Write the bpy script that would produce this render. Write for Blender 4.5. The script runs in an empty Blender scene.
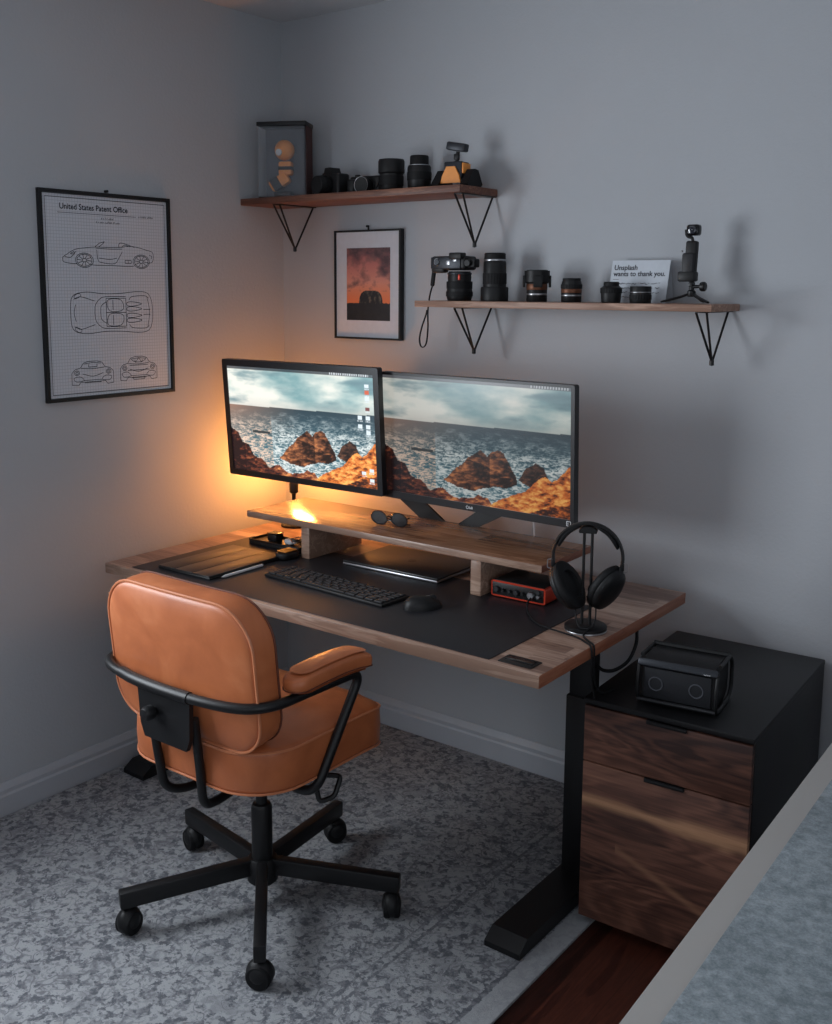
import bpy, bmesh, math, random
from mathutils import Vector, Matrix, noise, Euler
R = math.radians; PI = math.pi
random.seed(7)
SC = bpy.context.scene; COL = SC.collection

# ------------------------------------------------------------------ helpers
def finish(bm, name, mat, parent=None, smooth=True, angle=38, mats=None):
    bmesh.ops.recalc_face_normals(bm, faces=bm.faces[:])
    me = bpy.data.meshes.new(name); bm.to_mesh(me); bm.free()
    if smooth:
        me.polygons.foreach_set('use_smooth', [True]*len(me.polygons))
        me.set_sharp_from_angle(angle=R(angle))
    me.materials.append(mat)
    for m in (mats or []): me.materials.append(m)
    o = bpy.data.objects.new(name, me); COL.objects.link(o)
    if parent is not None: o.parent = parent
    return o
def B(): return bmesh.new()
def box(bm, c, s, bev=0.0, rot=None, seg=2):
    r = bmesh.ops.create_cube(bm, size=1.0)
    vs = r['verts']
    for v in vs: v.co = Vector((v.co.x*s[0], v.co.y*s[1], v.co.z*s[2]))
    if bev > 0:
        es = list({e for v in vs for e in v.link_edges})
        g = bmesh.ops.bevel(bm, geom=es, offset=bev, segments=seg, affect='EDGES', profile=.5)
        vs = list({v for f in g['faces'] for v in f.verts} | {v for v in vs if v.is_valid})
    M = (rot.to_matrix() if isinstance(rot, Euler) else rot) if rot is not None else None
    for v in vs:
        if M is not None: v.co = M @ v.co
        v.co += Vector(c)
    return vs
def axis_mat(d):
    d = Vector(d).normalized()
    return d.to_track_quat('Z', 'Y').to_matrix()
def lathe(bm, prof, c=(0,0,0), d=(0,0,1), n=28, cap=True):
    M = axis_mat(d); c = Vector(c); rings = []
    for (r, z) in prof:
        rings.append([bm.verts.new(c + M @ Vector((r*math.cos(2*PI*k/n), r*math.sin(2*PI*k/n), z))) for k in range(n)])
    for a, b in zip(rings, rings[1:]):
        for k in range(n): bm.faces.new((a[k], a[(k+1) % n], b[(k+1) % n], b[k]))
    if cap:
        if prof[0][0] > 1e-6: bm.faces.new(rings[0][::-1])
        if prof[-1][0] > 1e-6: bm.faces.new(rings[-1])
    return rings
def ribbed(bm, r, z0, z1, c=(0,0,0), d=(0,0,1), ribs=26, dep=.0012):
    M = axis_mat(d); c = Vector(c); n = ribs*2; rings = []
    for z in (z0, z0+.0006, z1-.0006, z1):
        rr0 = r-dep if z in (z0, z1) else r
        rings.append([bm.verts.new(c + M @ Vector(((rr0 if k % 2 else r-dep)*math.cos(2*PI*k/n), (rr0 if k % 2 else r-dep)*math.sin(2*PI*k/n), z))) for k in range(n)])
    for a, b in zip(rings, rings[1:]):
        for k in range(n): bm.faces.new((a[k], a[(k+1) % n], b[(k+1) % n], b[k]))
    bm.faces.new(rings[0][::-1]); bm.faces.new(rings[-1])
def smooth_pts(pts, sub=6, closed=False):
    P = [Vector(p) for p in pts]; n = len(P); out = []
    rng = range(n if closed else n-1)
    for i in rng:
        p0 = P[(i-1) % n] if closed or i > 0 else P[0]*2-P[1]
        p1 = P[i]; p2 = P[(i+1) % n]
        p3 = P[(i+2) % n] if closed or i+2 < n else P[-1]*2-P[-2]
        for k in range(sub):
            t = k/sub
            out.append(.5*((2*p1)+(-p0+p2)*t+(2*p0-5*p1+4*p2-p3)*t*t+(-p0+3*p1-3*p2+p3)*t**3))
    if not closed: out.append(P[-1])
    return out
def fillet(pts, r, seg=6):
    P = [Vector(p) for p in pts]; out = [P[0]]
    for i in range(1, len(P)-1):
        a = (P[i-1]-P[i]); b = (P[i+1]-P[i]); L = min(a.length, b.length)*.5; q = min(r, L)
        s = P[i]+a.normalized()*q; e = P[i]+b.normalized()*q
        for k in range(seg+1):
            t = k/seg; out.append((1-t)**2*s+2*t*(1-t)*P[i]+t*t*e)
    out.append(P[-1]); return out
def tube(bm, pts, r, n=10, closed=False, flat=None):
    P = [Vector(p) for p in pts]; m = len(P); rings = []
    up = None
    for i in range(m):
        if closed: t = P[(i+1) % m]-P[(i-1) % m]
        else: t = P[min(i+1, m-1)]-P[max(i-1, 0)]
        t.normalize()
        if up is None:
            up = Vector((0,0,1)) if abs(t.z) < .9 else Vector((1,0,0))
        x = (up - t*up.dot(t))
        if x.length < 1e-6: x = t.orthogonal()
        x.normalize(); up = x; y = t.cross(x)
        rr = r[i] if isinstance(r, (list, tuple)) else r
        fx, fy = flat if flat else (1, 1)
        rings.append([bm.verts.new(P[i]+(x*math.cos(2*PI*k/n)*fx+y*math.sin(2*PI*k/n)*fy)*rr) for k in range(n)])
    for i in range(m if closed else m-1):
        a, b = rings[i], rings[(i+1) % m]
        for k in range(n): bm.faces.new((a[k], a[(k+1) % n], b[(k+1) % n], b[k]))
    if not closed:
        bm.faces.new(rings[0][::-1]); bm.faces.new(rings[-1])
def rrect(w, h, r, n=8):
    if not isinstance(r, (list, tuple)): r = [r]*4
    out = []
    for q, (sx, sy) in enumerate(((1,1),(-1,1),(-1,-1),(1,-1))):
        rr = r[q]; cx = sx*(w/2-rr); cy = sy*(h/2-rr)
        for k in range(n+1):
            a = PI/2*q+PI/2*k/n
            out.append((cx+rr*math.cos(a), cy+rr*math.sin(a)))
    # subdivide long straight runs so that the shape can be bent
    res = []
    for i, p in enumerate(out):
        q = out[(i+1) % len(out)]; L = math.dist(p, q); k = max(1, int(L/.03))
        for j in range(k): res.append((p[0]+(q[0]-p[0])*j/k, p[1]+(q[1]-p[1])*j/k))
    return res
def cushion(bm, w, h, t, r, puff=(.02,.02), edge=.012, mp=lambda a,b,d:(a,b,d)):
    O = rrect(w, h, r); m = min(w, h)/2
    rings = []
    K = 7
    for k in range(1, K):                       # lower / rear face
        s = k/K; rings.append((s, -t/2-puff[0]*(1-s*s)**.8))
    for k in range(5):
        a = PI/2*k/4; rings.append((1-(edge/m)*(1-math.sin(a)), -t/2+edge*(1-math.cos(a))))
    rings.append((1.008, 0))
    for k in range(5):
        a = PI/2*(4-k)/4; rings.append((1-(edge/m)*(1-math.sin(a)), t/2-edge*(1-math.cos(a))))
    for k in range(K-1, 0, -1):
        s = k/K; rings.append((s, t/2+puff[1]*(1-s*s)**.8))
    vr = [[bm.verts.new(mp(x*s, y*s, d)) for x, y in O] for s, d in rings]
    n = len(O)
    for a, b in zip(vr, vr[1:]):
        for k in range(n): bm.faces.new((a[k], a[(k+1) % n], b[(k+1) % n], b[k]))
    c0 = bm.verts.new(mp(0, 0, -t/2-puff[0])); c1 = bm.verts.new(mp(0, 0, t/2+puff[1]))
    for k in range(n):
        bm.faces.new((c0, vr[0][(k+1) % n], vr[0][k])); bm.faces.new((c1, vr[-1][k], vr[-1][(k+1) % n]))
def prism(bm, pts, d0, d1, mp=lambda a,b,d:(a,b,d)):
    lo = [bm.verts.new(mp(a, b, d0)) for a, b in pts]; hi = [bm.verts.new(mp(a, b, d1)) for a, b in pts]
    n = len(pts); bm.faces.new(lo[::-1]); bm.faces.new(hi)
    for k in range(n): bm.faces.new((lo[k], lo[(k+1) % n], hi[(k+1) % n], hi[k]))
def ribbon(bm, pts, w, mp, closed=False):
    # thin raised ink line: pts are 2-D
    P = list(pts)+([pts[0]] if closed else [])
    for (a, b), (c, d) in zip(P, P[1:]):
        L = math.hypot(c-a, d-b)
        if L < 1e-6: continue
        nx, ny = -(d-b)/L*w/2, (c-a)/L*w/2
        q = [(a+nx, b+ny), (a-nx, b-ny), (c-nx, d-ny), (c+nx, d+ny)]
        bm.faces.new([bm.verts.new(mp(x, y)) for x, y in q])
def thing(name, loc, label, cat, rz=0, group=None):
    o = bpy.data.objects.new(name, None); o.empty_display_size = .05; COL.objects.link(o)
    o.location = loc; o.rotation_euler = (0, 0, rz); o['label'] = label; o['category'] = cat
    if group: o['group'] = group
    return o
def tag(o, label, cat, group=None):
    o['label'] = label; o['category'] = cat
    if group: o['group'] = group
    return o
def struct(o): o['kind'] = 'structure'; return o
def dup(root, loc, label, rz=0):
    r = root.copy(); COL.objects.link(r); r.location = loc; r.rotation_euler = (0, 0, rz); r['label'] = label
    for ch in list(root.children):
        c = ch.copy(); COL.objects.link(c); c.parent = r
        for g in list(ch.children):
            d = g.copy(); COL.objects.link(d); d.parent = c
    return r
def text_bm(bm, s, size, mp, align='LEFT', bold=0.0, ext=0.0):
    cu = bpy.data.curves.new('t', 'FONT'); cu.body = s; cu.size = size; cu.align_x = align; cu.offset = bold; cu.resolution_u = 3
    o = bpy.data.objects.new('t', cu); COL.objects.link(o)
    dg = bpy.context.evaluated_depsgraph_get(); dg.update()
    me = bpy.data.meshes.new_from_object(o.evaluated_get(dg))
    base = len(bm.verts); vs = [bm.verts.new(mp(v.co.x, v.co.y)) for v in me.vertices]
    for p in me.polygons:
        try: bm.faces.new([vs[i] for i in p.vertices])
        except ValueError: pass
    bpy.data.objects.remove(o); bpy.data.curves.remove(cu); bpy.data.meshes.remove(me)

# ------------------------------------------------------------------ materials
def srgb(r, g, b):
    f = lambda c: (c/255/12.92) if c/255 <= .04045 else ((c/255+.055)/1.055)**2.4
    return (f(r), f(g), f(b), 1)
class NT:
    def __init__(s, name):
        s.m = bpy.data.materials.new(name); s.m.use_nodes = True; s.t = s.m.node_tree
        s.p = s.t.nodes['Principled BSDF']
    def n(s, typ, **kw):
        x = s.t.nodes.new(typ)
        for k, v in kw.items():
            if k.startswith('_'): x.inputs[int(k[1:])].default_value = v
            else: setattr(x, k, v)
        return x
    def l(s, a, b): s.t.links.new(a, b)
    def math(s, op, a, b=None, c=None):
        x = s.t.nodes.new('ShaderNodeMath'); x.operation = op
        for i, v in enumerate((a, b, c)):
            if v is None: continue
            if isinstance(v, (int, float)): x.inputs[i].default_value = v
            else: s.l(v, x.inputs[i])
        return x.outputs[0]
    def comb(s, x, y, z):
        c = s.t.nodes.new('ShaderNodeCombineXYZ')
        for i, v in enumerate((x, y, z)):
            if isinstance(v, (int, float)): c.inputs[i].default_value = v
            else: s.l(v, c.inputs[i])
        return c.outputs[0]
    def noise(s, vec, scale, detail=4, rough=.5, dist=0, dims='3D'):
        x = s.t.nodes.new('ShaderNodeTexNoise'); x.noise_dimensions = dims
        s.l(vec, x.inputs['Vector']); x.inputs['Scale'].default_value = scale; x.inputs['Detail'].default_value = detail
        x.inputs['Roughness'].default_value = rough; x.inputs['Distortion'].default_value = dist
        return x.outputs[0]
    def ramp(s, fac, stops, interp='LINEAR'):
        x = s.t.nodes.new('ShaderNodeValToRGB'); s.l(fac, x.inputs[0]); e = x.color_ramp.elements; x.color_ramp.interpolation = interp
        while len(e) < len(stops): e.new(.5)
        for i, (p, c) in enumerate(stops):
            e[i].position = p; e[i].color = c if len(c) == 4 else (*c, 1)
        return x.outputs[0]
    def mix(s, fac, a, b, mode='MIX'):
        x = s.t.nodes.new('ShaderNodeMix'); x.data_type = 'RGBA'; x.blend_type = mode
        for i, v in ((0, fac), (6, a), (7, b)):
            if isinstance(v, (int, float, tuple)): x.inputs[i].default_value = v
            else: s.l(v, x.inputs[i])
        return x.outputs[2]
    def bump(s, h, strength=.2, dist=.002):
        x = s.t.nodes.new('ShaderNodeBump'); x.inputs['Strength'].default_value = strength; x.inputs['Distance'].default_value = dist
        s.l(h, x.inputs['Height']); s.l(x.outputs[0], s.p.inputs['Normal'])
    def obj(s):
        return s.n('ShaderNodeTexCoord').outputs['Object']
    def set(s, **kw):
        for k, v in kw.items(): s.p.inputs[k.replace('_', ' ')].default_value = v
        return s
def plain(name, col, rough=.5, metal=0.0, nscale=0, namt=.08, bump=0, spec=.5, coat=0):
    t = NT(name); t.set(Roughness=rough, Metallic=metal); t.p.inputs['Specular IOR Level'].default_value = spec
    if coat: t.set(Coat_Weight=coat, Coat_Roughness=.15)
    o = t.obj(); nz = t.noise(o, nscale or 60, 3)
    t.l(t.mix(nz, tuple(c*(1-namt) for c in col[:3])+(1,), tuple(min(1, c*(1+namt)) for c in col[:3])+(1,)), t.p.inputs['Base Color'])
    if bump: t.bump(nz, bump, .001)
    return t.m
def emis(name, col, strength):
    t = NT(name); t.set(Base_Color=(.02,.02,.02,1), Emission_Color=col, Emission_Strength=strength); return t.m

def walnut(name, dark, mid, light, plank=(.045,.55), rough=.42, axis='X', grain=1.0, coat=0.0, bumpy=.08):
    t = NT(name); o = t.obj(); sp = t.n('ShaderNodeSeparateXYZ'); t.l(o, sp.inputs[0]); x, y, z = sp.outputs
    if axis == 'Y': x, y = y, x
    if axis == 'Z': x, z = z, x
    if plank:
        w, L = plank
        i = t.math('FLOOR', t.math('DIVIDE', y, w))
        wn = t.n('ShaderNodeTexWhiteNoise', noise_dimensions='1D'); t.l(i, wn.inputs['W'])
        j = t.math('FLOOR', t.math('ADD', t.math('DIVIDE', x, L), wn.outputs[0]))
        wn2 = t.n('ShaderNodeTexWhiteNoise', noise_dimensions='2D'); t.l(t.comb(i, j, 0), wn2.inputs['Vector'])
        rnd = wn2.outputs[0]
    else:
        rnd = t.math('MULTIPLY', x, 0.0)
    off = t.math('MULTIPLY', rnd, 17.0)
    v = t.comb(t.math('ADD', t.math('MULTIPLY', x, 2.2), off), t.math('MULTIPLY', y, 22*grain), t.math('ADD', t.math('MULTIPLY', z, 22*grain), off))
    n1 = t.noise(v, 1.0, 5, .6, .6)
    v2 = t.comb(t.math('MULTIPLY', x, 9), t.math('MULTIPLY', y, 260), t.math('ADD', t.math('MULTIPLY', z, 260), off))
    n2 = t.noise(v2, 1.0, 2, .6)
    wv = t.math('SINE', t.math('MULTIPLY', n1, 42.0))
    f = t.math('ADD', t.math('ADD', t.math('MULTIPLY', n1, .62), t.math('MULTIPLY', wv, .07)), t.math('ADD', t.math('MULTIPLY', n2, .2), t.math('MULTIPLY', t.math('SUBTRACT', rnd, .5), .34)))
    c = t.ramp(f, [(.22, dark), (.42, mid), (.66, light)])
    if plank:
        fr = t.math('FRACT', t.math('DIVIDE', y, w)); seam = t.math('LESS_THAN', fr, .02)
        c = t.mix(t.math('MULTIPLY', seam, .45), c, tuple(q*.35 for q in dark[:3])+(1,))
    t.l(c, t.p.inputs['Base Color']); t.set(Roughness=rough)
    if coat: t.set(Coat_Weight=coat, Coat_Roughness=.12)
    t.bump(n2, bumpy, .001)
    return t.m
def figured(name, sap):
    # bookmatched walnut veneer for the drawer fronts: broad wavy rings, one pale sapwood streak
    t = NT(name); o = t.obj(); sp = t.n('ShaderNodeSeparateXYZ'); t.l(o, sp.inputs[0]); x, y, z = sp.outputs
    v = t.comb(t.math('MULTIPLY', x, 2.0), 0.0, t.math('MULTIPLY', z, 9.0))
    n1 = t.noise(v, 1.0, 3, .45, .55)
    n3 = t.noise(t.comb(t.math('MULTIPLY', x, 6), 0.0, t.math('MULTIPLY', z, 150)), 1.0, 3, .6)
    wv = t.math('SINE', t.math('MULTIPLY', n1, 75.0))
    f = t.math('ADD', t.math('ADD', t.math('MULTIPLY', n1, .6), t.math('MULTIPLY', wv, .06)), t.math('MULTIPLY', n3, .35))
    c = t.ramp(f, [(.33, srgb(56, 34, 29)), (.48, srgb(96, 62, 50)), (.6, srgb(122, 82, 66)), (.75, srgb(156, 112, 88))])
    zz = t.math('ADD', z, t.math('ADD', t.math('MULTIPLY', x, -.02), t.math('MULTIPLY', t.math('SUBTRACT', n1, .5), .16)))
    d = t.math('ABSOLUTE', t.math('SUBTRACT', zz, sap))
    s = t.ramp(d, [(.004, (1,1,1,1)), (.022, (0,0,0,1))])
    d2 = t.math('ABSOLUTE', t.math('SUBTRACT', t.math('ADD', z, t.math('MULTIPLY', x, .42)), .27))
    s2 = t.ramp(d2, [(.002, (1,1,1,1)), (.014, (0,0,0,1))])
    s2 = t.math('MULTIPLY', s2, t.math('GREATER_THAN', x, .09))
    c = t.mix(t.math('MULTIPLY', s, .95), c, t.mix(n3, srgb(150,106,78), srgb(206,158,120)))
    c = t.mix(t.math('MULTIPLY', s2, .4), c, srgb(172,126,96))
    t.l(c, t.p.inputs['Base Color']); t.set(Roughness=.5); t.bump(n3, .06, .001)
    return t.m

M = {}
def wall_mat():
    t = NT('wall_paint'); o = t.obj(); n = t.noise(o, 95, 4, .55); n2 = t.noise(o, 2.5, 2)
    t.l(t.mix(n2, srgb(171,174,179), srgb(179,182,187)), t.p.inputs['Base Color']); t.set(Roughness=.75); t.bump(n, .35, .0025); return t.m
M['wall'] = wall_mat()
M['ceiling'] = plain('ceiling_paint', srgb(205,207,210), .85, nscale=120, namt=.02, bump=.2)
M['trim'] = plain('trim_paint', srgb(176,179,186), .45, nscale=20, namt=.03)
M['black'] = plain('black_powder_coat', (.007,.007,.008,1), .42, nscale=300, bump=.05, spec=.4)
M['black_gloss'] = plain('black_gloss', (.006,.006,.007,1), .22, spec=.4)
M['plastic'] = plain('dark_plastic', (.008,.008,.009,1), .48, spec=.35)
M['rubber'] = plain('lens_rubber', (.005,.005,.006,1), .65, spec=.3)
M['grey_plastic'] = plain('grey_plastic', (.02,.02,.023,1), .5, spec=.35)
M['silver'] = plain('silver_metal', (.42,.42,.44,1), .35, metal=1)
M['white_plastic'] = plain('white_plastic', (.7,.7,.72,1), .4)
M['desk_wood'] = walnut('walnut_butcher_block', srgb(112,84,72), srgb(156,124,108), srgb(192,164,146), plank=(.048,.5), rough=.33)
M['end_grain'] = walnut('walnut_end_grain', srgb(86,42,28), srgb(132,76,54), srgb(160,104,78), plank=(.048,.5), rough=.45, axis='Y')
M['lit_edge'] = walnut('walnut_lit_edge', srgb(138,110,94), srgb(184,156,138), srgb(216,192,174), plank=None, rough=.35)  # walnut paled with window light painted in, for front edges; riser legs share it
M['riser_wood'] = walnut('walnut_riser_wood', srgb(100,66,48), srgb(142,102,78), srgb(176,136,110), plank=(.07,.6), rough=.2, bumpy=.0)
M['shelf_wood'] = walnut('walnut_shelf_wood', srgb(96,58,44), srgb(140,94,72), srgb(178,134,108), plank=None, rough=.5, grain=1.3)
M['shelf_light'] = walnut('light_walnut_shelf_wood', srgb(140,106,88), srgb(186,150,130), srgb(214,184,166), plank=None, rough=.5, grain=1.3)
M['drawer_wood'] = figured('figured_walnut_veneer', .335)
M['floor_wood'] = walnut('dark_red_floorboards', srgb(30,13,10), srgb(58,28,22), srgb(84,44,33), plank=(.11,1.1), rough=.35, axis='Y')
M['folio'] = plain('folio_cover', (.02,.019,.02,1), .32)
M['mat'] = plain('black_desk_mat', (.013,.013,.017,1), .5, nscale=500, namt=.2, bump=.1)
M['screen_frame'] = plain('monitor_bezel', (.012,.012,.014,1), .35)
def leather():
    t = NT('tan_leather'); o = t.obj(); n = t.noise(o, 7, 4, .55, .4); g = t.n('ShaderNodeTexVoronoi'); t.l(o, g.inputs['Vector']); g.inputs['Scale'].default_value = 420
    t.l(t.ramp(n, [(.3, srgb(166,92,56)), (.55, srgb(188,108,66)), (.75, srgb(204,126,82))]), t.p.inputs['Base Color'])
    r = t.ramp(n, [(.3, (.34,)*3), (.7, (.46,)*3)]); t.l(r, t.p.inputs['Roughness']); t.bump(g.outputs['Distance'], .12, .0006)
    return t.m
M['leather'] = leather()
M['piping'] = plain('leather_piping', srgb(196,122,84), .4, nscale=90)
M['seam'] = plain('dark_seam', srgb(96,48,30), .6)
def rug_mat():
    t = NT('distressed_grey_rug'); o = t.obj(); sp = t.n('ShaderNodeSeparateXYZ'); t.l(o, sp.inputs[0]); x, y, z = sp.outputs
    a = t.noise(o, 46, 4, .6, .25)
    b = t.noise(o, 85, 3, .6, .3)
    c = t.noise(o, 3.2, 3, .5, .5)
    w = t.n('ShaderNodeTexVoronoi'); w.feature = 'SMOOTH_F1'
    wv = t.n('ShaderNodeVectorMath', operation='ADD'); nn = t.n('ShaderNodeTexNoise'); t.l(o, nn.inputs['Vector']); nn.inputs['Scale'].default_value = 9
    sc = t.n('ShaderNodeVectorMath', operation='SCALE'); t.l(nn.outputs['Color'], sc.inputs[0]); sc.inputs['Scale'].default_value = .16
    t.l(o, wv.inputs[0]); t.l(sc.outputs[0], wv.inputs[1]); t.l(wv.outputs[0], w.inputs['Vector']); w.inputs['Scale'].default_value = 11
    vine = t.ramp(t.math('ABSOLUTE', t.math('SUBTRACT', t.noise(wv.outputs[0], 12, 2, .4, .8), .5)), [(.008, (1,1,1)), (.03, (0,0,0))])
    ring = t.ramp(t.math('ABSOLUTE', t.math('SUBTRACT', w.outputs['Distance'], .34)), [(.015, (1,1,1)), (.05, (0,0,0))])
    blot = t.ramp(a, [(.51, (0,0,0)), (.56, (1,1,1))])
    spk = t.ramp(b, [(.53, (0,0,0)), (.6, (1,1,1))])
    pat = t.math('MAXIMUM', t.math('MULTIPLY', blot, .78), t.math('MAXIMUM', t.math('MULTIPLY', vine, .6), t.math('MULTIPLY', ring, .3)))
    fade = t.ramp(t.noise(o, 75, 4, .7), [(.32, (.35,)*3), (.55, (1,)*3)])
    pat = t.math('MULTIPLY', pat, fade)
    pat = t.math('MAXIMUM', pat, t.math('MULTIPLY', spk, .4))
    # borders: x measured from the right-hand edge (0 .. -1.6)
    def band(c0, hw):
        d = t.math('ABSOLUTE', t.math('SUBTRACT', t.math('ADD', x, t.math('MULTIPLY', t.math('SUBTRACT', b, .5), .02)), c0))
        return t.math('LESS_THAN', d, hw)
    edge = t.math('GREATER_THAN', x, -.055)
    pat = t.math('MULTIPLY', pat, t.math('SUBTRACT', 1.0, t.math('MULTIPLY', edge, .75)))
    for c0, hw, k in ((-.062, .006, .8), (-.29, .004, .7), (-.315, .003, .6)):
        pat = t.math('MAXIMUM', pat, t.math('MULTIPLY', t.math('MULTIPLY', band(c0, hw), k), fade))
    base = t.mix(c, srgb(158,160,164), srgb(178,180,183))
    col = t.mix(pat, base, srgb(70,73,83))
    t.l(col, t.p.inputs['Base Color']); t.set(Roughness=.95); t.p.inputs['Specular IOR Level'].default_value = .1
    t.bump(t.math('ADD', t.noise(o, 420, 2), t.math('MULTIPLY', pat, -.5)), .5, .003)
    return t.m
M['rug'] = rug_mat()
def felt():
    t = NT('grey_felt'); o = t.obj(); n = t.noise(o, 60, 5, .7, .1); n2 = t.noise(o, 300, 3, .7); n3 = t.noise(o, 6, 3)
    f = t.math('ADD', t.math('MULTIPLY', n, .55), t.math('ADD', t.math('MULTIPLY', n2, .25), t.math('MULTIPLY', n3, .2)))
    t.l(t.ramp(f, [(.4, srgb(104,112,117)), (.5, srgb(124,132,137)), (.6, srgb(144,152,157))]), t.p.inputs['Base Color']); t.set(Roughness=.95)
    t.p.inputs['Specular IOR Level'].default_value = .1; t.bump(n2, .4, .002); return t.m
M['felt'] = felt()
M['pale_edge'] = plain('pale_laminate', srgb(150,147,144), .5, nscale=8, namt=.04)
def vcol(name, strength):
    t = NT(name); a = t.n('ShaderNodeVertexColor'); a.layer_name = 'Col'
    if strength:
        t.set(Base_Color=(.01,.01,.01,1), Roughness=.25, Emission_Strength=strength); t.l(a.outputs[0], t.p.inputs['Emission Color'])
    else:
        t.l(a.outputs[0], t.p.inputs['Base Color']); t.set(Roughness=.55)
    return t.m
M['screen_left'] = vcol('lit_screen_bright', 1.15)
M['screen_right'] = vcol('lit_screen', .62)
M['print'] = vcol('photo_print', 0)
M['mount'] = plain('white_mount_board', srgb(196,200,208), .7)
def patent_paper():
    t = NT('gridded_paper'); o = t.obj(); sp = t.n('ShaderNodeSeparateXYZ'); t.l(o, sp.inputs[0]); y, z = sp.outputs[1], sp.outputs[2]
    g = t.math('MAXIMUM', t.math('LESS_THAN', t.math('FRACT', t.math('DIVIDE', y, .0095)), .14), t.math('LESS_THAN', t.math('FRACT', t.math('DIVIDE', z, .0095)), .14))
    t.l(t.mix(t.math('MULTIPLY', g, .55), srgb(198,202,210), srgb(150,155,166)), t.p.inputs['Base Color']); t.set(Roughness=.6); return t.m
M['patent'] = patent_paper()
M['ink'] = plain('black_ink', (.02,.02,.03,1), .7)
M['ink_grey'] = plain('grey_ink', (.05,.055,.07,1), .7)
M['red'] = plain('red_aluminium', srgb(196,58,34), .35, metal=.3)
M['orange'] = plain('orange_plastic', srgb(240,150,60), .45)
M['brown_box'] = plain('printed_card', srgb(70,30,26), .6)
M['printed_grey'] = plain('printed_grey_card', srgb(92,94,102), .6, nscale=14, namt=.45)
M['clear'] = None
def clear():
    t = NT('clear_film'); t.set(Roughness=.08, Transmission_Weight=0.0, Alpha=.10, Base_Color=(.55,.6,.66,1)); t.p.inputs['Specular IOR Level'].default_value = .8; return t.m
M['clear'] = clear()
M['shade'] = plain('dark_lens', (.01,.01,.012,1), .12)
M['glassy'] = plain('coated_glass', (.01,.012,.02,1), .05, coat=1)
M['gold'] = plain('copper_ring', srgb(105,66,46), .45, metal=.5)
M['tint'] = plain('tinted_lens', (.03,.025,.02,1), .08)
M['card'] = plain('white_card', srgb(196,202,210), .7)
M['speaker_cloth'] = plain('speaker_cloth', (.012,.013,.017,1), .75, nscale=900, namt=.5, bump=.3)
M['steel_blue'] = plain('brushed_dark_metal', (.03,.033,.04,1), .4, metal=.5)
M['ring_grey'] = plain('ring_grey', (.09,.095,.11,1), .4)
M['lamp'] = emis('lit_lamp_glass', (1, .72, .36, 1), 9)
M['led'] = emis('orange_led', (1, .36, .08, 1), 125)

# ------------------------------------------------------------------ the room
H = 2.44; XR = 3.7; YF = -4.1
WY0, WY1, WZ0, WZ1 = -2.75, -1.5, .9, 1.95       # the window in the left wall, out of frame
bm = B(); box(bm, (XR/2-.05, YF/2, -.05), (XR+.3, -YF+.3, .1)); struct(finish(bm, 'floor', M['floor_wood'], smooth=False))
bm = B(); box(bm, (XR/2-.05, YF/2, H+.05), (XR+.3, -YF+.3, .1)); struct(finish(bm, 'ceiling', M['ceiling'], smooth=False))
bm = B(); box(bm, (XR/2-.05, .05, H/2), (XR+.3, .1, H)); struct(finish(bm, 'wall_back', M['wall'], smooth=False))
bm = B(); box(bm, (XR+.05, YF/2, H/2), (.1, -YF, H)); struct(finish(bm, 'wall_right', M['wall'], smooth=False))
bm = B(); box(bm, (XR/2-.05, YF-.05, H/2), (XR+.3, .1, H)); struct(finish(bm, 'wall_front', M['wall'], smooth=False))
bm = B()
box(bm, (-.05, WY1/2, H/2), (.1, -WY1, H)); box(bm, (-.05, (WY0+YF)/2, H/2), (.1, WY0-YF, H))
box(bm, (-.05, (WY0+WY1)/2, WZ0/2), (.1, WY1-WY0, WZ0)); box(bm, (-.05, (WY0+WY1)/2, (WZ1+H)/2), (.1, WY1-WY0, H-WZ1))
struct(finish(bm, 'wall_left', M['wall'], smooth=False))
bm = B(); ym, zm = (WY0+WY1)/2, (WZ0+WZ1)/2
for dy in (WY0+.02, WY1-.02): box(bm, (-.06, dy, zm), (.05, .04, WZ1-WZ0))
for dz in (WZ0+.02, WZ1-.02, zm): box(bm, (-.06, ym, dz), (.048, WY1-WY0-.08, .035))
struct(finish(bm, 'window_1', M['trim'], smooth=False))
def baseboard(name, p0, p1, nrm):
    prof = [(0,0), (.016,0), (.016,.066), (.012,.072), (.012,.084), (.008,.094), (.004,.104), (0,.104)]
    bm = B(); a = [bm.verts.new(Vector(p0)+Vector(nrm)*d+Vector((0,0,h))) for d, h in prof]
    b = [bm.verts.new(Vector(p1)+Vector(nrm)*d+Vector((0,0,h))) for d, h in prof]
    n = len(prof)
    for k in range(n): bm.faces.new((a[k], a[(k+1) % n], b[(k+1) % n], b[k]))
    bm.faces.new(a); bm.faces.new(b[::-1]); struct(finish(bm, name, M['trim'], angle=20))
baseboard('baseboard_left', (0,YF,0), (0,-.0005,0), (1,0,0)); baseboard('baseboard_back', (.0165,0,0), (XR,0,0), (0,-1,0))
baseboard('baseboard_right', (XR,YF,0), (XR,-.017,0), (-1,0,0))

RT = .009
bm = B(); box(bm, (-.7915, -1.17, RT/2), (1.583, 2.3, RT-.0006), bev=.002)
rug = tag(finish(bm, 'area_rug', M['rug']), 'faded grey floral area rug under the tan chair and desk', 'rug'); rug.location = (1.603, 0, .0004)

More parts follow.
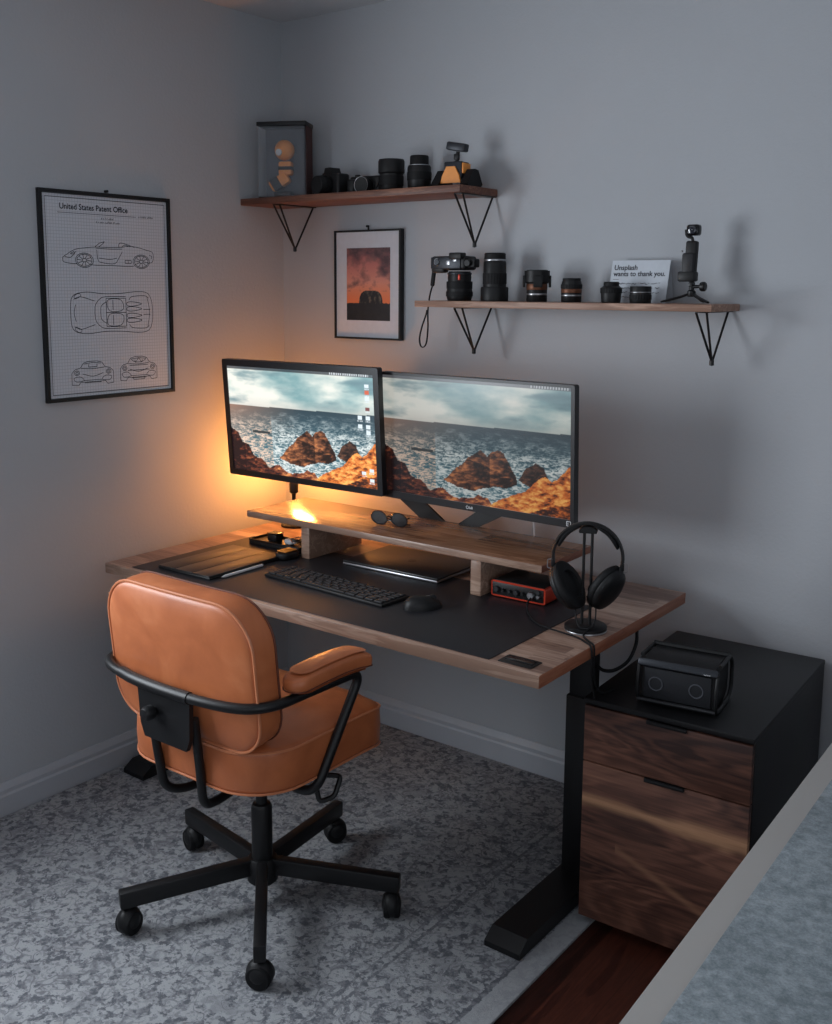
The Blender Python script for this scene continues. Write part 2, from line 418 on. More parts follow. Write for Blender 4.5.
# ------------------------------------------------------------------ office chair
CX, CY = .91, -1.045
chair = thing('office_chair', (CX, CY, RT), 'tan leather swivel office chair with black star base, pushed up to the desk', 'chair')
z0 = -RT
S = Vector((CX, CY, RT))
def seat_map(a, b, d):
    z = .486+d-(.012*math.exp(-(((a)/.04)**2+((b)/.04)**2)) if d > 0 else 0)
    if d > 0:
        for bx, by in ((-.09,.05), (.09,.05), (-.09,-.09), (.09,-.09)):
            z -= .016*math.exp(-(((a-bx)**2+(b-by)**2)/.0011))
    z -= .02*max(0, (b-.12)/.1)**2 if b > .12 else 0
    return (a, b-.012, z+z0)
bm = B(); cushion(bm, .492, .462, .108, [.09,.09,.13,.13], puff=(.004,.022), edge=.016, mp=seat_map)
seat = finish(bm, 'seat', M['leather'], chair, angle=60)
def outline_tube(name, w, h, r, d, mp, rad, mat, parent):
    bm = B(); tube(bm, [mp(x, y, d) for x, y in rrect(w, h, r)], rad, n=6, closed=True); return finish(bm, name, mat, parent)
outline_tube('piping', .492, .462, [.09,.09,.13,.13], .046, seat_map, .0032, M['piping'], seat)
outline_tube('piping', .492, .462, [.09,.09,.13,.13], -.048, seat_map, .0028, M['piping'], seat)
for bx, by in ((-.09,.05), (.09,.05), (-.09,-.09), (.09,-.09)):
    bm = B(); p = seat_map(bx, by, .055); lathe(bm, [(.0,.004), (.006,.003), (.009,0), (.009,-.004)], (p[0], p[1], p[2]+.012), n=12, cap=False); finish(bm, 'seat_button', M['leather'], seat)
# backrest : a along x, b up, d towards the front
def back_map(a, b, d):
    y = -.222 + d - b*.10 + .12*a*a
    return (a+.006, y, .709+b+d*.10+z0)
BR_ = [.10,.10,.08,.08]
bm = B(); cushion(bm, .478, .335, .08, BR_, puff=(.01,.022), edge=.014, mp=back_map)
back = finish(bm, 'backrest', M['leather'], chair, angle=60)
outline_tube('piping', .478, .335, BR_, -.034, back_map, .0034, M['piping'], back)
outline_tube('piping', .478, .335, BR_, .03, back_map, .003, M['seam'], back)
# rail with arms
RZ = .66+z0
rail = [(-.268,.0,RZ+.002), (-.268,-.13,RZ), (-.262,-.215,RZ), (-.215,-.272,RZ), (-.09,-.298,RZ), (.09,-.298,RZ), (.215,-.272,RZ), (.262,-.215,RZ), (.268,-.13,RZ), (.268,.0,RZ+.002)]
bm = B(); tube(bm, smooth_pts(rail[1:-1], 6), .0115, n=12); finish(bm, 'back_rail', M['black'], chair)
bm = B(); tube(bm, smooth_pts([(-.15,-.2885,RZ), (-.09,-.298,RZ), (0,-.3015,RZ), (.09,-.298,RZ)], 6), .0135, n=12); finish(bm, 'rail_sleeve', M['black'], chair)
for s in (-1, 1):
    arm = [(s*.262,-.12,RZ), (s*.262,.075,RZ+.0), (s*.262,.085,RZ-.01), (s*.252,-.085,.412+z0), (s*.19,-.085,.398+z0), (s*.04,-.03,.402+z0)]
    pts = [(s*.268,-.14,RZ), (s*.268,.066,RZ-.003), (s*.25,-.075,.405+z0), (s*.17,-.07,.392+z0), (s*.03,-.01,.398+z0)]
    bm = B(); tube(bm, fillet(pts, .045, 7), .0112, n=12); finish(bm, 'arm_tube', M['black'], chair)
    def pad_map(a, b, d, s=s): return (s*.266+a, b-.045, .691+d+z0 - .012*max(0, (b-.04)/.1)**2 + .006*math.cos(b*12))
    bm = B(); cushion(bm, .066, .262, .042, .031, puff=(.002,.009), edge=.013, mp=pad_map); pad = finish(bm, 'armrest', M['leather'], chair, angle=60)
    outline_tube('piping', .0665, .2625, .031, -.012, pad_map, .0014, M['seam'], pad)
    tp = [(s*.074,-.272,.60+z0), (s*.072,-.258,.49+z0), (s*.066,-.245,.385+z0), (s*.05,-.19,.368+z0), (s*.04,-.02,.385+z0)]
    bm = B(); tube(bm, fillet(tp, .035, 7), .0105, n=12); finish(bm, 'back_support_bar', M['black'], chair)
bm = B(); prism(bm, [(-.088,.665), (.088,.665), (.082,.56), (.07,.53), (-.07,.53), (-.082,.56)], -.2945, -.283, mp=lambda a,b,d:(a, d+(b-.6)*-.02, b+z0))
finish(bm, 'back_plate', M['black'], chair, angle=25)
bm = B(); lathe(bm, [(.0,.03), (.012,.029), (.0165,.022), (.0165,.006), (.01,0), (.006,-.012)], (-.03,-.298,.60+z0), (0,-1,0), n=18); finish(bm, 'adjustment_knob', M['black'], chair)
bm = B(); box(bm, (0,0,.405+z0), (.15,.22,.03), .008); box(bm, (0,0,.385+z0), (.09,.11,.03), .008); finish(bm, 'tilt_mechanism', M['black'], chair)
bm = B(); tube(bm, fillet([(.05,.045,.385+z0), (.16,.045,.375+z0), (.20,.07,.375+z0), (.205,.04,.335+z0), (.175,.02,.32+z0), (.165,.02,.355+z0)], .012, 4), .0065, n=8); finish(bm, 'tilt_lever', M['black'], chair)
bm = B(); lathe(bm, [(.0145,.20), (.0145,.385)], (0,0,z0), n=20); lathe(bm, [(.0,.085), (.024,.085), (.026,.095), (.026,.262), (.022,.27), (.0145,.272)], (0,0,z0), n=24); finish(bm, 'gas_column', M['black'], chair)
bm = B(); lathe(bm, [(.0,.062), (.03,.062), (.038,.07), (.04,.12), (.034,.13), (.0,.13)], (0,0,z0), n=28); finish(bm, 'base_hub', M['black'], chair)
for k in range(5):
    a = R(-118+72*k); d = Vector((math.cos(a), math.sin(a), 0)); Rm = Matrix.Rotation(a, 3, 'Z')
    bm = B(); box(bm, d*.188+Vector((0,0,.104+z0)), (.325,.028,.042), .0035, rot=Rm @ Matrix.Rotation(R(1.8), 3, 'Y')); finish(bm, 'base_leg', M['black'], chair)
    bm = B(); c = d*.33; cr = Rm @ Matrix.Rotation(R(35*(k+1)), 3, 'Z'); ax = cr @ Vector((0,1,0))
    for s in (-1, 1):
        lathe(bm, [(.012,-.0085), (.026,-.0085), (.0295,-.005), (.0295,.004), (.026,.0085), (.012,.0095)], c+ax*(.0115*s)+Vector((0,0,.0295+RT+z0-.0)), ax*s, n=24)
    ca = finish(bm, 'caster', M['rubber'], chair)
    bm = B(); Mb = Matrix.Translation(c+Vector((0,0,.0345+RT+z0))) @ cr.to_4x4() @ Matrix.Diagonal((.0325,.0245,.0325,1))
    bmesh.ops.create_uvsphere(bm, u_segments=24, v_segments=14, radius=1, matrix=Mb)
    finish(bm, 'caster_hood', M['plastic'], ca)
    bm = B(); lathe(bm, [(.008,.055), (.008,.09)], c+Vector((0,0,z0)), n=12); finish(bm, 'caster_stem', M['black'], ca)

# ------------------------------------------------------------------ standing desk
DX0, DX1, DY0, DY1, DZ, DT = .0893, 1.5896, -.8787, -.0838, .71, .0309
desk = thing('standing_desk', ((DX0+DX1)/2, (DY0+DY1)/2, RT), 'walnut topped standing desk with black metal legs along the back wall', 'desk')
D0 = Vector((-(DX0+DX1)/2, -(DY0+DY1)/2, -RT))
def W(x, y, z): return (Vector((x, y, z))+D0)
bm = B(); box(bm, W((DX0+DX1)/2, (DY0+DY1)/2, DZ-DT/2), (DX1-DX0, DY1-DY0, DT), .0025); tt = finish(bm, 'tabletop', M['desk_wood'], desk, mats=[M['end_grain'], M['lit_edge']])
for p in tt.data.polygons:
    if abs(p.normal.x) > .9: p.material_index = 1
    elif p.normal.y < -.9: p.material_index = 2
for name, fx, cxx, y0, y1 in (('left', .112, .112, -.82, -.16), ('right', 1.496, 1.496, -.856, -.17)):
    bm = B()
    pr_ = [(y0, .0), (y1, .0), (y1, .022), (y1-.02, .036), (y0+.035, .036), (y0, .014)]
    prism(bm, pr_, fx-.048, fx+.048, mp=lambda a,b,d: W(d, a, b+RT+.0002)); finish(bm, 'desk_foot', M['black'], desk, angle=20)
    bm = B(); box(bm, W(cxx, -.485, .275), (.076,.05,.49), .004); lg = finish(bm, 'leg', M['black'], desk)
    bm = B(); box(bm, W(cxx, -.485, .60), (.064,.04,.17), .003); finish(bm, 'leg_riser', M['black'], lg)
    bm = B(); box(bm, W(cxx-.001, -.485, DZ-DT-.009), (.05,.64,.0165), .003); finish(bm, 'top_bracket', M['black'], desk)
bm = B(); 
for y in (-.56,-.41): box(bm, W(.80, y, DZ-DT-.024), (1.32,.04,.03), .003)
finish(bm, 'crossbeam', M['black'], desk)
bm = B(); box(bm, W(.62,-.62,.655), (.30,.2,.03), .004); finish(bm, 'cable_tray', M['black'], desk)
# power grommet (flush outlet lid)
gro = thing('desk_hub', (1.513,-.831,DZ), 'flat black hub plate set flush near the front right desk corner', 'hub')
bm = B(); box(bm, (0,0,.0012), (.086,.05,.0024), .001); finish(bm, 'plate', M['plastic'], gro)
bm = B(); box(bm, (0,.004,.003), (.07,.022,.0014), .0004); finish(bm, 'lid', M['black_gloss'], gro)

# desk mat
bm = B(); box(bm, (0,0,.0011), (1.254,.50,.002), .0007)
dm = tag(finish(bm, 'desk_mat', M['mat']), 'wide black desk mat covering the middle of the desk', 'desk mat'); dm.location = (.824,-.612,DZ+.0001)
ZT = DZ+.0023

# riser
riser = thing('desk_shelf', (.829,-.35,DZ), 'raised walnut monitor shelf standing on the desk', 'monitor shelf')
R0 = Vector((-.829, .35, -DZ))
bm = B(); box(bm, Vector((.829,-.349,.822))+R0, (1.072,.272,.02), .002); rs = finish(bm, 'shelf_board', M['riser_wood'], riser, mats=[M['end_grain'], M['lit_edge']])
for p in rs.data.polygons:
    if abs(p.normal.x) > .9: p.material_index = 1
    elif p.normal.y < -.9: p.material_index = 2
for x in (.535, 1.157):
    bm = B(); box(bm, Vector((x,-.35,(ZT+.8118)/2+.0002))+R0, (.033,.25,.8115-ZT), .0015); finish(bm, 'leg', M['lit_edge'], riser)
RZT = .832

# ------------------------------------------------------------------ painted pictures (screens, print)
def fbm(x, y, o=5, s=0.0):
    v = 0; a = .5; f = 1
    for _ in range(o):
        v += a*noise.noise(Vector((x*f, y*f, s))); a *= .5; f *= 2.03
    return v
def lerp(a, b, t): t = max(0, min(1, t)); return tuple(p+(q-p)*t for p, q in zip(a, b))
def lin(c): return srgb(*c)[:3]
def seg_h(poly, u):
    for (a, b), (c, d) in zip(poly, poly[1:]):
        if a <= u <= c: return b+(d-b)*(u-a)/(c-a)
    return -1
ROCK1 = [(.345,.165), (.40,.25), (.46,.33), (.52,.42), (.55,.455), (.585,.41), (.605,.43), (.64,.465), (.67,.45), (.70,.36), (.735,.26), (.74,.20)]
ROCK1B = [(.345,.165), (.42,.12), (.5,.11), (.56,.145), (.62,.17), (.7,.18), (.74,.20)]
ROCK2 = [(.745,.24), (.78,.34), (.83,.40), (.87,.37), (.90,.27), (.905,.24)]
ROCK2B = [(.745,.24), (.8,.21), (.87,.2), (.905,.24)]
RIGHT = [(.60,0.0), (.64,.06), (.72,.13), (.78,.17), (.84,.27), (.88,.31), (.91,.26), (.95,.33), (1.0,.40)]
LEFT = [(0,.41), (.05,.37), (.08,.27), (.12,.25), (.16,.16), (.22,.13), (.27,.06), (.34,.09), (.40,.035), (.48,.04), (.54,.09), (.585,.07), (.61,0)]
def coast(u, v):
    n1 = fbm(u*3.2, v*5, 5, 1.3); n2 = fbm(u*14, v*22, 4, 3.1); n3 = fbm(u*34, v*50, 3, 7.7)
    n4_ = fbm(u*20+n1*2, v*26, 3, 31.0)
    wob = .018*fbm(u*22, v*8, 3, 5.5)*2
    hz = .63+.018*u
    if v > hz:
        c = lerp((232,232,222), (120,158,162), .05+u*.75+n1*1.7)
        c = lerp(c, (100,132,140), (fbm(u*2.6+2, v*6.5, 5, 9.0)-.05)*3.5)
        c = lerp(c, (196,190,182), (hz+.1-v)*5)
    else:
        dep = (hz-v)/hz
        deep = lerp((150,116,100), (44,62,72), min(1, u*1.9))
        c = lerp(deep, (66,104,116), dep*1.6)
        fo = n2*1.9+n3*.9+ (dep-.32)*.6
        n4 = fbm(u*26+n2*1.5, v*64+n1*3, 4, 11.0)
        foam = max(0, min(1, .1+(1-abs(n4)*6)*.9*min(1, dep*3)+fo*.7)) if dep > .06 else 0
        c = lerp(c, (214,220,218) if u > .3 else (224,196,176), foam*(.25+.75*min(1, dep*2.4)))
        if abs(v-.395+.02*u) < .012 and .16 < u < .29: c = (50,56,58)
    n5 = fbm(u*30+n2*2, v*34+n2*2, 4, 21.0)
    sh = n2*1.7+n3*1.0+n5*2.2-abs(n4_)*1.2+.15
    def rock(dark, mid, lit, t): return lerp(lerp(dark, mid, t*2), lit, t*2-1)
    if .345 <= u <= .74 and seg_h(ROCK1B, u)+wob < v < seg_h(ROCK1, u)+wob:
        ridge = (u-.54)*3.0 if u < .6 else (u-.66)*5
        c = rock((34,22,18), (104,62,42), (190,118,72), .32+sh*.55-ridge*.9+(v-.3)*.6)
    if .745 <= u <= .905 and seg_h(ROCK2B, u)+wob < v < seg_h(ROCK2, u)+wob:
        c = rock((30,22,20), (82,54,42), (150,98,66), .26+sh*.55)
    if u <= .61 and v < seg_h(LEFT, u)+wob:
        c = rock((26,14,18), (110,54,38), (226,146,84), .12+u*.95+sh*.5-(.25 if u < .1 else 0))
    if u >= .60 and v < seg_h(RIGHT, u)+wob:
        t = .66+sh*.55
        if u > .8 and v < (u-.8)*.75: t -= .5
        c = rock((52,26,20), (206,104,42), (252,184,98), t)
    return c
def grid_pic(name, w, h, nx, ny, fn, mat, parent, mp):
    vs = []; fs = []; cols = []
    for j in range(ny+1):
        for i in range(nx+1):
            vs.append(mp((i/nx-.5)*w, (j/ny-.5)*h)); cols.extend((*lin(fn(i/nx, j/ny)), 1.0))
    for j in range(ny):
        for i in range(nx):
            a = j*(nx+1)+i; fs.append((a, a+1, a+nx+2, a+nx+1))
    me = bpy.data.meshes.new(name); me.from_pydata(vs, [], fs)
    ca = me.color_attributes.new('Col', 'FLOAT_COLOR', 'POINT'); ca.data.foreach_set('color', cols)
    me.materials.append(mat); o = bpy.data.objects.new(name, me); COL.objects.link(o); o.parent = parent; return o
ICONS = [(.955,.90,1), (.955,.845,0), (.955,.79,1), (.955,.70,2), (.955,.62,1), (.905,.62,1), (.955,.545,1), (.905,.545,1), (.955,.49,1), (.965,.16,1), (.915,.13,1), (.965,.07,1)]
def left_pic(u, v):
    c = coast(u, v)
    if v > .975: c = lerp(c, (40,44,50), .75); 
    if v > .98 and .72 < u < .97 and int(u*140) % 2: c = (200,205,210)
    for a, b, k in ICONS:
        if abs(u-a) < .012 and abs(v-b) < .016: c = [(200,90,60), (214,226,232), (110,60,60)][0 if k == 0 else k if k == 2 else 1]
        elif abs(u-a) < .017 and -.034 < v-b < -.022 and int(u*260) % 2: c = (210,220,225)
    return tuple(min(255, q*1.04+8) for q in c)
def right_pic(u, v):
    c = coast(u, v)
    if v > .972: c = lerp(c, (66,66,74), .75)
    if v > .978 and .80 < u < .985 and int(u*150) % 2: c = (190,195,200)
    return c
def monitor(cx, cy, cz, w, h, yaw, tilt, label, bez, pic, mat):
    # root stands on the riser, panel is tilted about its centre
    m = thing('computer_monitor', (cx, cy+.06, RZT), label, 'monitor', 0, 'computer monitors side by side')
    Mx = Matrix.Rotation(yaw, 3, 'Z') @ Matrix.Rotation(-tilt, 3, 'X')
    off = Vector((0, -.06, cz-RZT))
    P = lambda x, z, y=0: off + Mx @ Vector((x, y, z))
    bl, bt, bb = bez
    bm = B()
    # bezel frame with a recess for the panel
    O = rrect(w, h, .006, 3); iw, ih = w-2*bl, h-bt-bb; zc = (bb-bt)/2
    I = [(max(-iw/2, min(iw/2, x)), max(zc-ih/2, min(zc+ih/2, z))) for x, z in O]
    n = len(O)
    f0 = [bm.verts.new(P(x, z, -.0)) for x, z in O]; f1 = [bm.verts.new(P(x, z, .022)) for x, z in O]
    g0 = [bm.verts.new(P(x, z, -.0)) for x, z in I]; g1 = [bm.verts.new(P(x, z, .004)) for x, z in I]
    def br(a, b):
        for k in range(n): bm.faces.new((a[k], a[(k+1) % n], b[(k+1) % n], b[k]))
    br(f0, f1); br(g0, f0); br(g1, g0); bm.faces.new(f1)
    bmesh.ops.remove_doubles(bm, verts=bm.verts[:], dist=1e-6)
    finish(bm, 'bezel', M['screen_frame'], m, angle=25)
    bm = B(); K = [(x*.62, z*.6) for x, z in rrect(w, h, .03, 4)]
    a = [bm.verts.new(P(x*1.35, z*1.35, .0225)) for x, z in K]; b = [bm.verts.new(P(x, z, .05)) for x, z in K]; n = len(K)
    br(a, b); bm.faces.new(b); finish(bm, 'back_housing', M['plastic'], m, angle=30)
    grid_pic('screen', iw, ih, 300, 170, pic, mat, m, lambda x, z: P(x, z+zc, .0035))
    return m, P, Mx, (iw, ih, zc)
mL, PL, MxL, dL = monitor(.446, -.405, 1.111, .642, .383, .015, -.073, 'left computer monitor with thick black frame and icons down its screen', (.019,.021,.019), left_pic, M['screen_left'])
mR, PR, MxR, dR = monitor(1.0685, -.377, 1.102, .66, .375, -.042, -.041, 'right computer monitor with slim frame showing the dimmer seaside picture', (.011,.008,.021), right_pic, M['screen_right'])
# stands
bm = B(); box(bm, (0,.21,.28), (.05,.25,.05), .006); box(bm, (0,.337,.28), (.12,.012,.14), .003); finish(bm, 'wall_arm', M['black'], mL)
def world_r(x, y, z): return (x-1.0685, y-(-.377+.06), z-RZT)
for q in ([(.60,.945),(.70,.945),(.872,.8323),(.778,.8323)], [(1.085,.945),(1.205,.945),(.998,.8323),(.925,.8323)]):
    bm = B(); A = [bm.verts.new(world_r(x, -.2215, z)) for x, z in q]; Bv = [bm.verts.new(world_r(x, -.2125, z)) for x, z in q]
    bm.faces.new(A); bm.faces.new(Bv[::-1])
    for k in range(4): bm.faces.new((A[k], A[(k+1) % 4], Bv[(k+1) % 4], Bv[k]))
    finish(bm, 'stand_leg', M['black'], mR, smooth=False)
bm = B(); box(bm, (-.16,.10,.165), (.70,.02,.12), .004); box(bm, (0,.045,.19), (.10,.10,.08), .004); finish(bm, 'stand_bridge', M['plastic'], mR)
# marks on the right bezel
def mark(m, P, x, z, s, name='logo'):
    bm = B(); O = [(s*math.cos(2*PI*k/20), s*math.sin(2*PI*k/20)) for k in range(20)]
    ribbon(bm, O, s*.35, lambda a, b: P(x+a, z+b, -.0006), closed=True)
    text_bm(bm, 'LG', s*2.2, lambda a, b: P(x+s*1.6+a, z-s*.8+b, -.0006), bold=.0004)
    finish(bm, name, M['white_plastic'], m, smooth=False)
mark(mR, PR, -.012, -.1775, .0042)
bm = B(); ribbon(bm, [(-.006,-.006),(.006,-.006),(.006,.006),(-.006,.006)], .0016, lambda a, b: PR(.315+a, -.176+b, -.0006), closed=True)
ribbon(bm, [(-.002,-.003),(-.002,.003)], .0016, lambda a, b: PR(.315+a, -.176+b, -.0006)); finish(bm, 'sticker', M['white_plastic'], mR, smooth=False)
# bulb lamp behind the left monitor, only its neck shows over the shelf
bl = thing('bulb_lamp', (.195,-.165,DZ), 'orange bulb lamp with dark neck standing behind the left monitor', 'lamp')
bm = B(); lathe(bm, [(.0,.0003),(.045,.0003),(.046,.008),(.012,.016),(.007,.02),(.007,.12)], n=28); finish(bm, 'base', M['black'], bl)
bm = B(); lathe(bm, [(.008,.115),(.015,.12),(.016,.15),(.013,.158)], n=24); finish(bm, 'socket', M['black'], bl)
bm = B(); lathe(bm, [(.013,.158),(.018,.170),(.033,.205),(.036,.228),(.031,.253),(.016,.271),(0,.276)], n=24, cap=False); finish(bm, 'bulb', M['led'], bl)

# white cable hanging under the right monitor
bm = B(); tube(bm, smooth_pts([(1.16,-.27,1.0), (1.175,-.22,.90), (1.18,-.212,.86), (1.176,-.2,.83), (1.17,-.185,.80), (1.165,-.15,.74), (1.165,-.12,.714)], 5), .0022, n=6)
tag(finish(bm, 'white_cable', M['white_plastic']), 'thin white cable dropping behind the right monitor', 'cable')

# ------------------------------------------------------------------ things on the desk
# keyboard : left end (.578,-.687)..(.57,-.57)  right end (1.034,-.724)..(1.033,-.624)
kb = thing('keyboard', (.806,-.650,ZT), 'long thin black keyboard lying on the desk mat', 'keyboard', R(-3.5))
KW, KD = .455, .112
bm = B(); box(bm, (0,0,.0045), (KW,KD,.0085), .0025); finish(bm, 'case', M['plastic'], kb)
rows = [16, 15, 15, 14, 13, 9]; first = {}
usable_w, usable_d = KW-.012, KD-.012
for r_, n in enumerate(rows):
    yy = usable_d/2-(r_+.5)*usable_d/6; kw = usable_w/n
    for k in range(n):
        x = -usable_w/2+(k+.5)*kw; wide = kw-.0045
        if r_ == 5:
            ws = [1,1,1,1.2,5.2,1.2,1,1,1][k]; tot = 13.6; x = -usable_w/2+usable_w*(sum([1,1,1,1.2,5.2,1.2,1,1,1][:k])+ws/2)/tot; wide = usable_w*ws/tot-.0045
        key = (r_ == 5, round(wide, 4))
        if key not in first:
            bm = B(); box(bm, (0,0,.0025), (wide, usable_d/6-.004, .005), .0012); o = finish(bm, 'key', M['grey_plastic'], kb); first[key] = o
        else:
            o = first[key].copy(); COL.objects.link(o); o.parent = kb
        o.location = (x, yy, .0082)
# mouse
mo = thing('computer_mouse', (1.112,-.652,ZT), 'black computer mouse on the mat right of the keyboard', 'mouse', R(-38))
def egg(bm, L, Wd, Ht, n=20, m=9):
    rings = []
    for j in range(m+1):
        ph = PI/2*j/m; rr = math.cos(ph); zz = math.sin(ph)
        rings.append([bm.verts.new((Wd/2*rr**.8*math.cos(t)*(1-.12*math.sin(t)), L/2*rr**.8*math.sin(t), Ht*zz**.9*(1-.18*(L/2*math.sin(t)*rr)/(L/2)))) for t in [2*PI*k/n for k in range(n)]])
    for a, b in zip(rings, rings[1:]):
        for k in range(n): bm.faces.new((a[k], a[(k+1) % n], b[(k+1) % n], b[k]))
    bmesh.ops.remove_doubles(bm, verts=bm.verts[:], dist=1e-5)
    return
bm = B(); egg(bm, .105, .062, .034); finish(bm, 'shell', M['plastic'], mo, angle=80)
bm = B(); lathe(bm, [(.0,-.004), (.009,-.004), (.0095,0), (.009,.004), (0,.004)], (0,.026,.026), (1,0,0), n=16); finish(bm, 'scroll_wheel', M['grey_plastic'], mo)
bm = B(); box(bm, (0,.008,.0325), (.002,.02,.001)); finish(bm, 'button_seam', M['silver'], mo)
# laptop
lp = thing('laptop', (.838,-.335,ZT), 'closed dark laptop with silver front edge under the raised shelf', 'laptop', R(1))
bm = B(); box(bm, (0,0,.0045), (.345,.235,.008), .003); finish(bm, 'base', M['silver'], lp)
bm = B(); box(bm, (0,.0,.0118), (.345,.234,.006), .0025); lid = finish(bm, 'lid', M['folio'], lp)
bm = B(); lathe(bm, [(.0,.0152), (.013,.0152), (.013,.0146)], n=20, cap=False); e = finish(bm, 'emblem', M['steel_blue'], lid); 
# tablet in folio
tb = thing('tablet_folio', (.378,-.672,ZT), 'dark tablet in a folding cover at the left of the desk mat', 'tablet', R(1))
TW, TD = .218, .305
bm = B(); box(bm, (0,0,.004), (TW,TD,.0075), .003); finish(bm, 'tablet_body', M['black'], tb)
for k in range(3):
    bm = B(); box(bm, (-TW/2+(k+.5)*TW/3, 0, .0098), (TW/3-.0022, TD, .0036), .0012); finish(bm, 'cover_panel', M['folio'] if 'folio' in M else M['mat'], tb)
pn = thing('stylus_pen', (.4985,-.672,ZT), 'white stylus pen lying along the tablet right edge', 'pen', R(1))
bm = B(); lathe(bm, [(.001,-.095), (.0042,-.08), (.0043,.068), (.0035,.071), (.0,.071)], (0,-.02,.0044), (0,1,0), n=14); finish(bm, 'barrel', M['white_plastic'], pn)
bm = B(); lathe(bm, [(.0,-.1), (.0006,-.099), (.001,-.095)], (0,-.02,.0044), (0,1,0), n=10); finish(bm, 'tip', M['grey_plastic'], pn)
# valet tray with odds and ends
tr = thing('valet_tray', (.372,-.405,DZ), 'low dark tray at the left rear of the desk beside the raised shelf leg', 'tray')
bm = B(); box(bm, (0,0,.007), (.22,.085,.0135), .003); finish(bm, 'tray_base', M['black'], tr)
bm = B()
for c, s in (((0,-.0415,.017),(.22,.003,.008)), ((0,.0415,.017),(.22,.003,.008)), ((-.1085,0,.017),(.003,.08,.008)), ((.1085,0,.017),(.003,.08,.008))): box(bm, c, s, .0008)
finish(bm, 'tray_rim', M['black'], tr)
ca = thing('small_case', (.335,-.40,DZ+.0138), 'tiny black case sitting in the dark valet tray', 'case')
bm = B(); box(bm, (0,0,.012), (.04,.036,.023), .005); finish(bm, 'case_body', M['plastic'], ca)
bm = B(); box(bm, (0,0,.0255), (.041,.037,.004), .0015); finish(bm, 'case_lid', M['black_gloss'], ca)
kr = thing('earbud_case', (.405,-.405,DZ+.0138), 'little white and silver gadget with a loop in the valet tray', 'gadget')
bm = B(); box(bm, (0,0,.009), (.034,.026,.017), .006); finish(bm, 'gadget_body', M['white_plastic'], kr)
bm = B(); tube(bm, smooth_pts([(.01,.0,.018), (.03,.01,.026), (.045,.0,.018), (.035,-.018,.012), (.016,-.012,.016)], 5, True), .0022, n=6, closed=True); finish(bm, 'loop', M['silver'], kr)
dk = thing('charging_dock', (.487,-.505,DZ+.0023), 'low black rounded dock in front of the valet tray', 'dock')
bm = B(); cushion(bm, .05, .075, .022, .02, puff=(.0,.002), edge=.006, mp=lambda a,b,d:(a,b,d+.0115)); finish(bm, 'dock_body', M['plastic'], dk)
bm = B(); box(bm, (0,0,.0255), (.036,.05,.003), .001); finish(bm, 'dock_pad', M['orange'], dk)
hb = thing('black_box', (.405,-.245,DZ), 'black box standing on the desk behind the raised shelf left leg', 'box')
bm = B(); box(bm, (0,0,.036), (.12,.06,.072), .006); finish(bm, 'box_body', M['plastic'], hb)
bm = B(); box(bm, (0,-.0308,.036), (.10,.0015,.05), .0005); finish(bm, 'box_face', M['black_gloss'], hb)
# glasses
gl = thing('eyeglasses', (.785,-.37,RZT), 'dark framed eyeglasses folded on the raised shelf', 'glasses', R(8))
for s in (-1, 1):
    O = [(s*.034+.027*math.cos(t), .021*math.sin(t)) for t in [2*PI*k/22 for k in range(22)]]
    bm = B(); tube(bm, [(a, -.012-b*.25, .024+b) for a, b in O], .002, n=6, closed=True); rim = finish(bm, 'rim', M['black_gloss'], gl)
    bm = B(); bm.faces.new([bm.verts.new((s*.034+(a-s*.034)*.95, -.012-b*.24, .024+b*.95)) for a, b in O]); finish(bm, 'lens', M['shade'], rim, smooth=False)
    bm = B(); tube(bm, smooth_pts([(s*.061,-.014,.03), (s*.062,.0,.03), (s*.03,.03+.008*s,.016), (-s*.03,.038+.008*s,.004), (-s*.05,.034+.008*s,.003)], 5), .002, n=6); finish(bm, 'temple', M['black_gloss'], gl)
bm = B(); tube(bm, smooth_pts([(-.008,-.013,.028), (0,-.014,.032), (.008,-.013,.028)], 4), .002, n=6); finish(bm, 'bridge', M['black_gloss'], gl)
# audio interface
ai = thing('audio_interface', (1.272,-.385,DZ+.0023), 'red audio interface with knobs under the right end of the raised shelf', 'audio interface', R(1))
bm = B()
Wd, Dd, Hh = .165, .125, .043
O = rrect(Wd, Hh, .006, 3)
prism(bm, O, -Dd/2, Dd/2, mp=lambda a,b,d:(a, d, b+Hh/2+.003)); finish(bm, 'body', M['red'], ai, angle=40)
bm = B(); box(bm, (0,-Dd/2-.0006,Hh/2+.003), (Wd-.01,.002,Hh-.009), .0008); fp = finish(bm, 'front_panel', M['black'], ai)
bm = B(); box(bm, (0,.0,Hh+.0035), (Wd-.012,Dd-.004,.0012), .0005); finish(bm, 'top_cover', M['plastic'], ai)
for x, rr, mt in ((-.062,.0085,'grey_plastic'), (-.042,.005,'plastic'), (-.022,.005,'grey_plastic'), (-.002,.0085,'grey_plastic'), (.018,.005,'plastic'), (.042,.011,'silver'), (.064,.0055,'silver')):
    bm = B(); lathe(bm, [(rr,0), (rr*.95,.006), (rr*.75,.0085), (0,.0085)], (x,-Dd/2-.0016,Hh/2+.002), (0,-1,0), n=18); finish(bm, 'knob' if mt != 'grey_plastic' else 'jack_ring', M[mt], fp)
bm = B(); lathe(bm, [(.0055,0), (.005,.006), (0,.006)], (.064,-Dd/2-.0016,Hh/2+.014), (0,-1,0), n=14); finish(bm, 'knob', M['grey_plastic'], fp)
for sx in (-1,1):
    bm = B(); box(bm, (sx*.06,0,.0015), (.02,.09,.003)); finish(bm, 'foot', M['rubber'], ai)

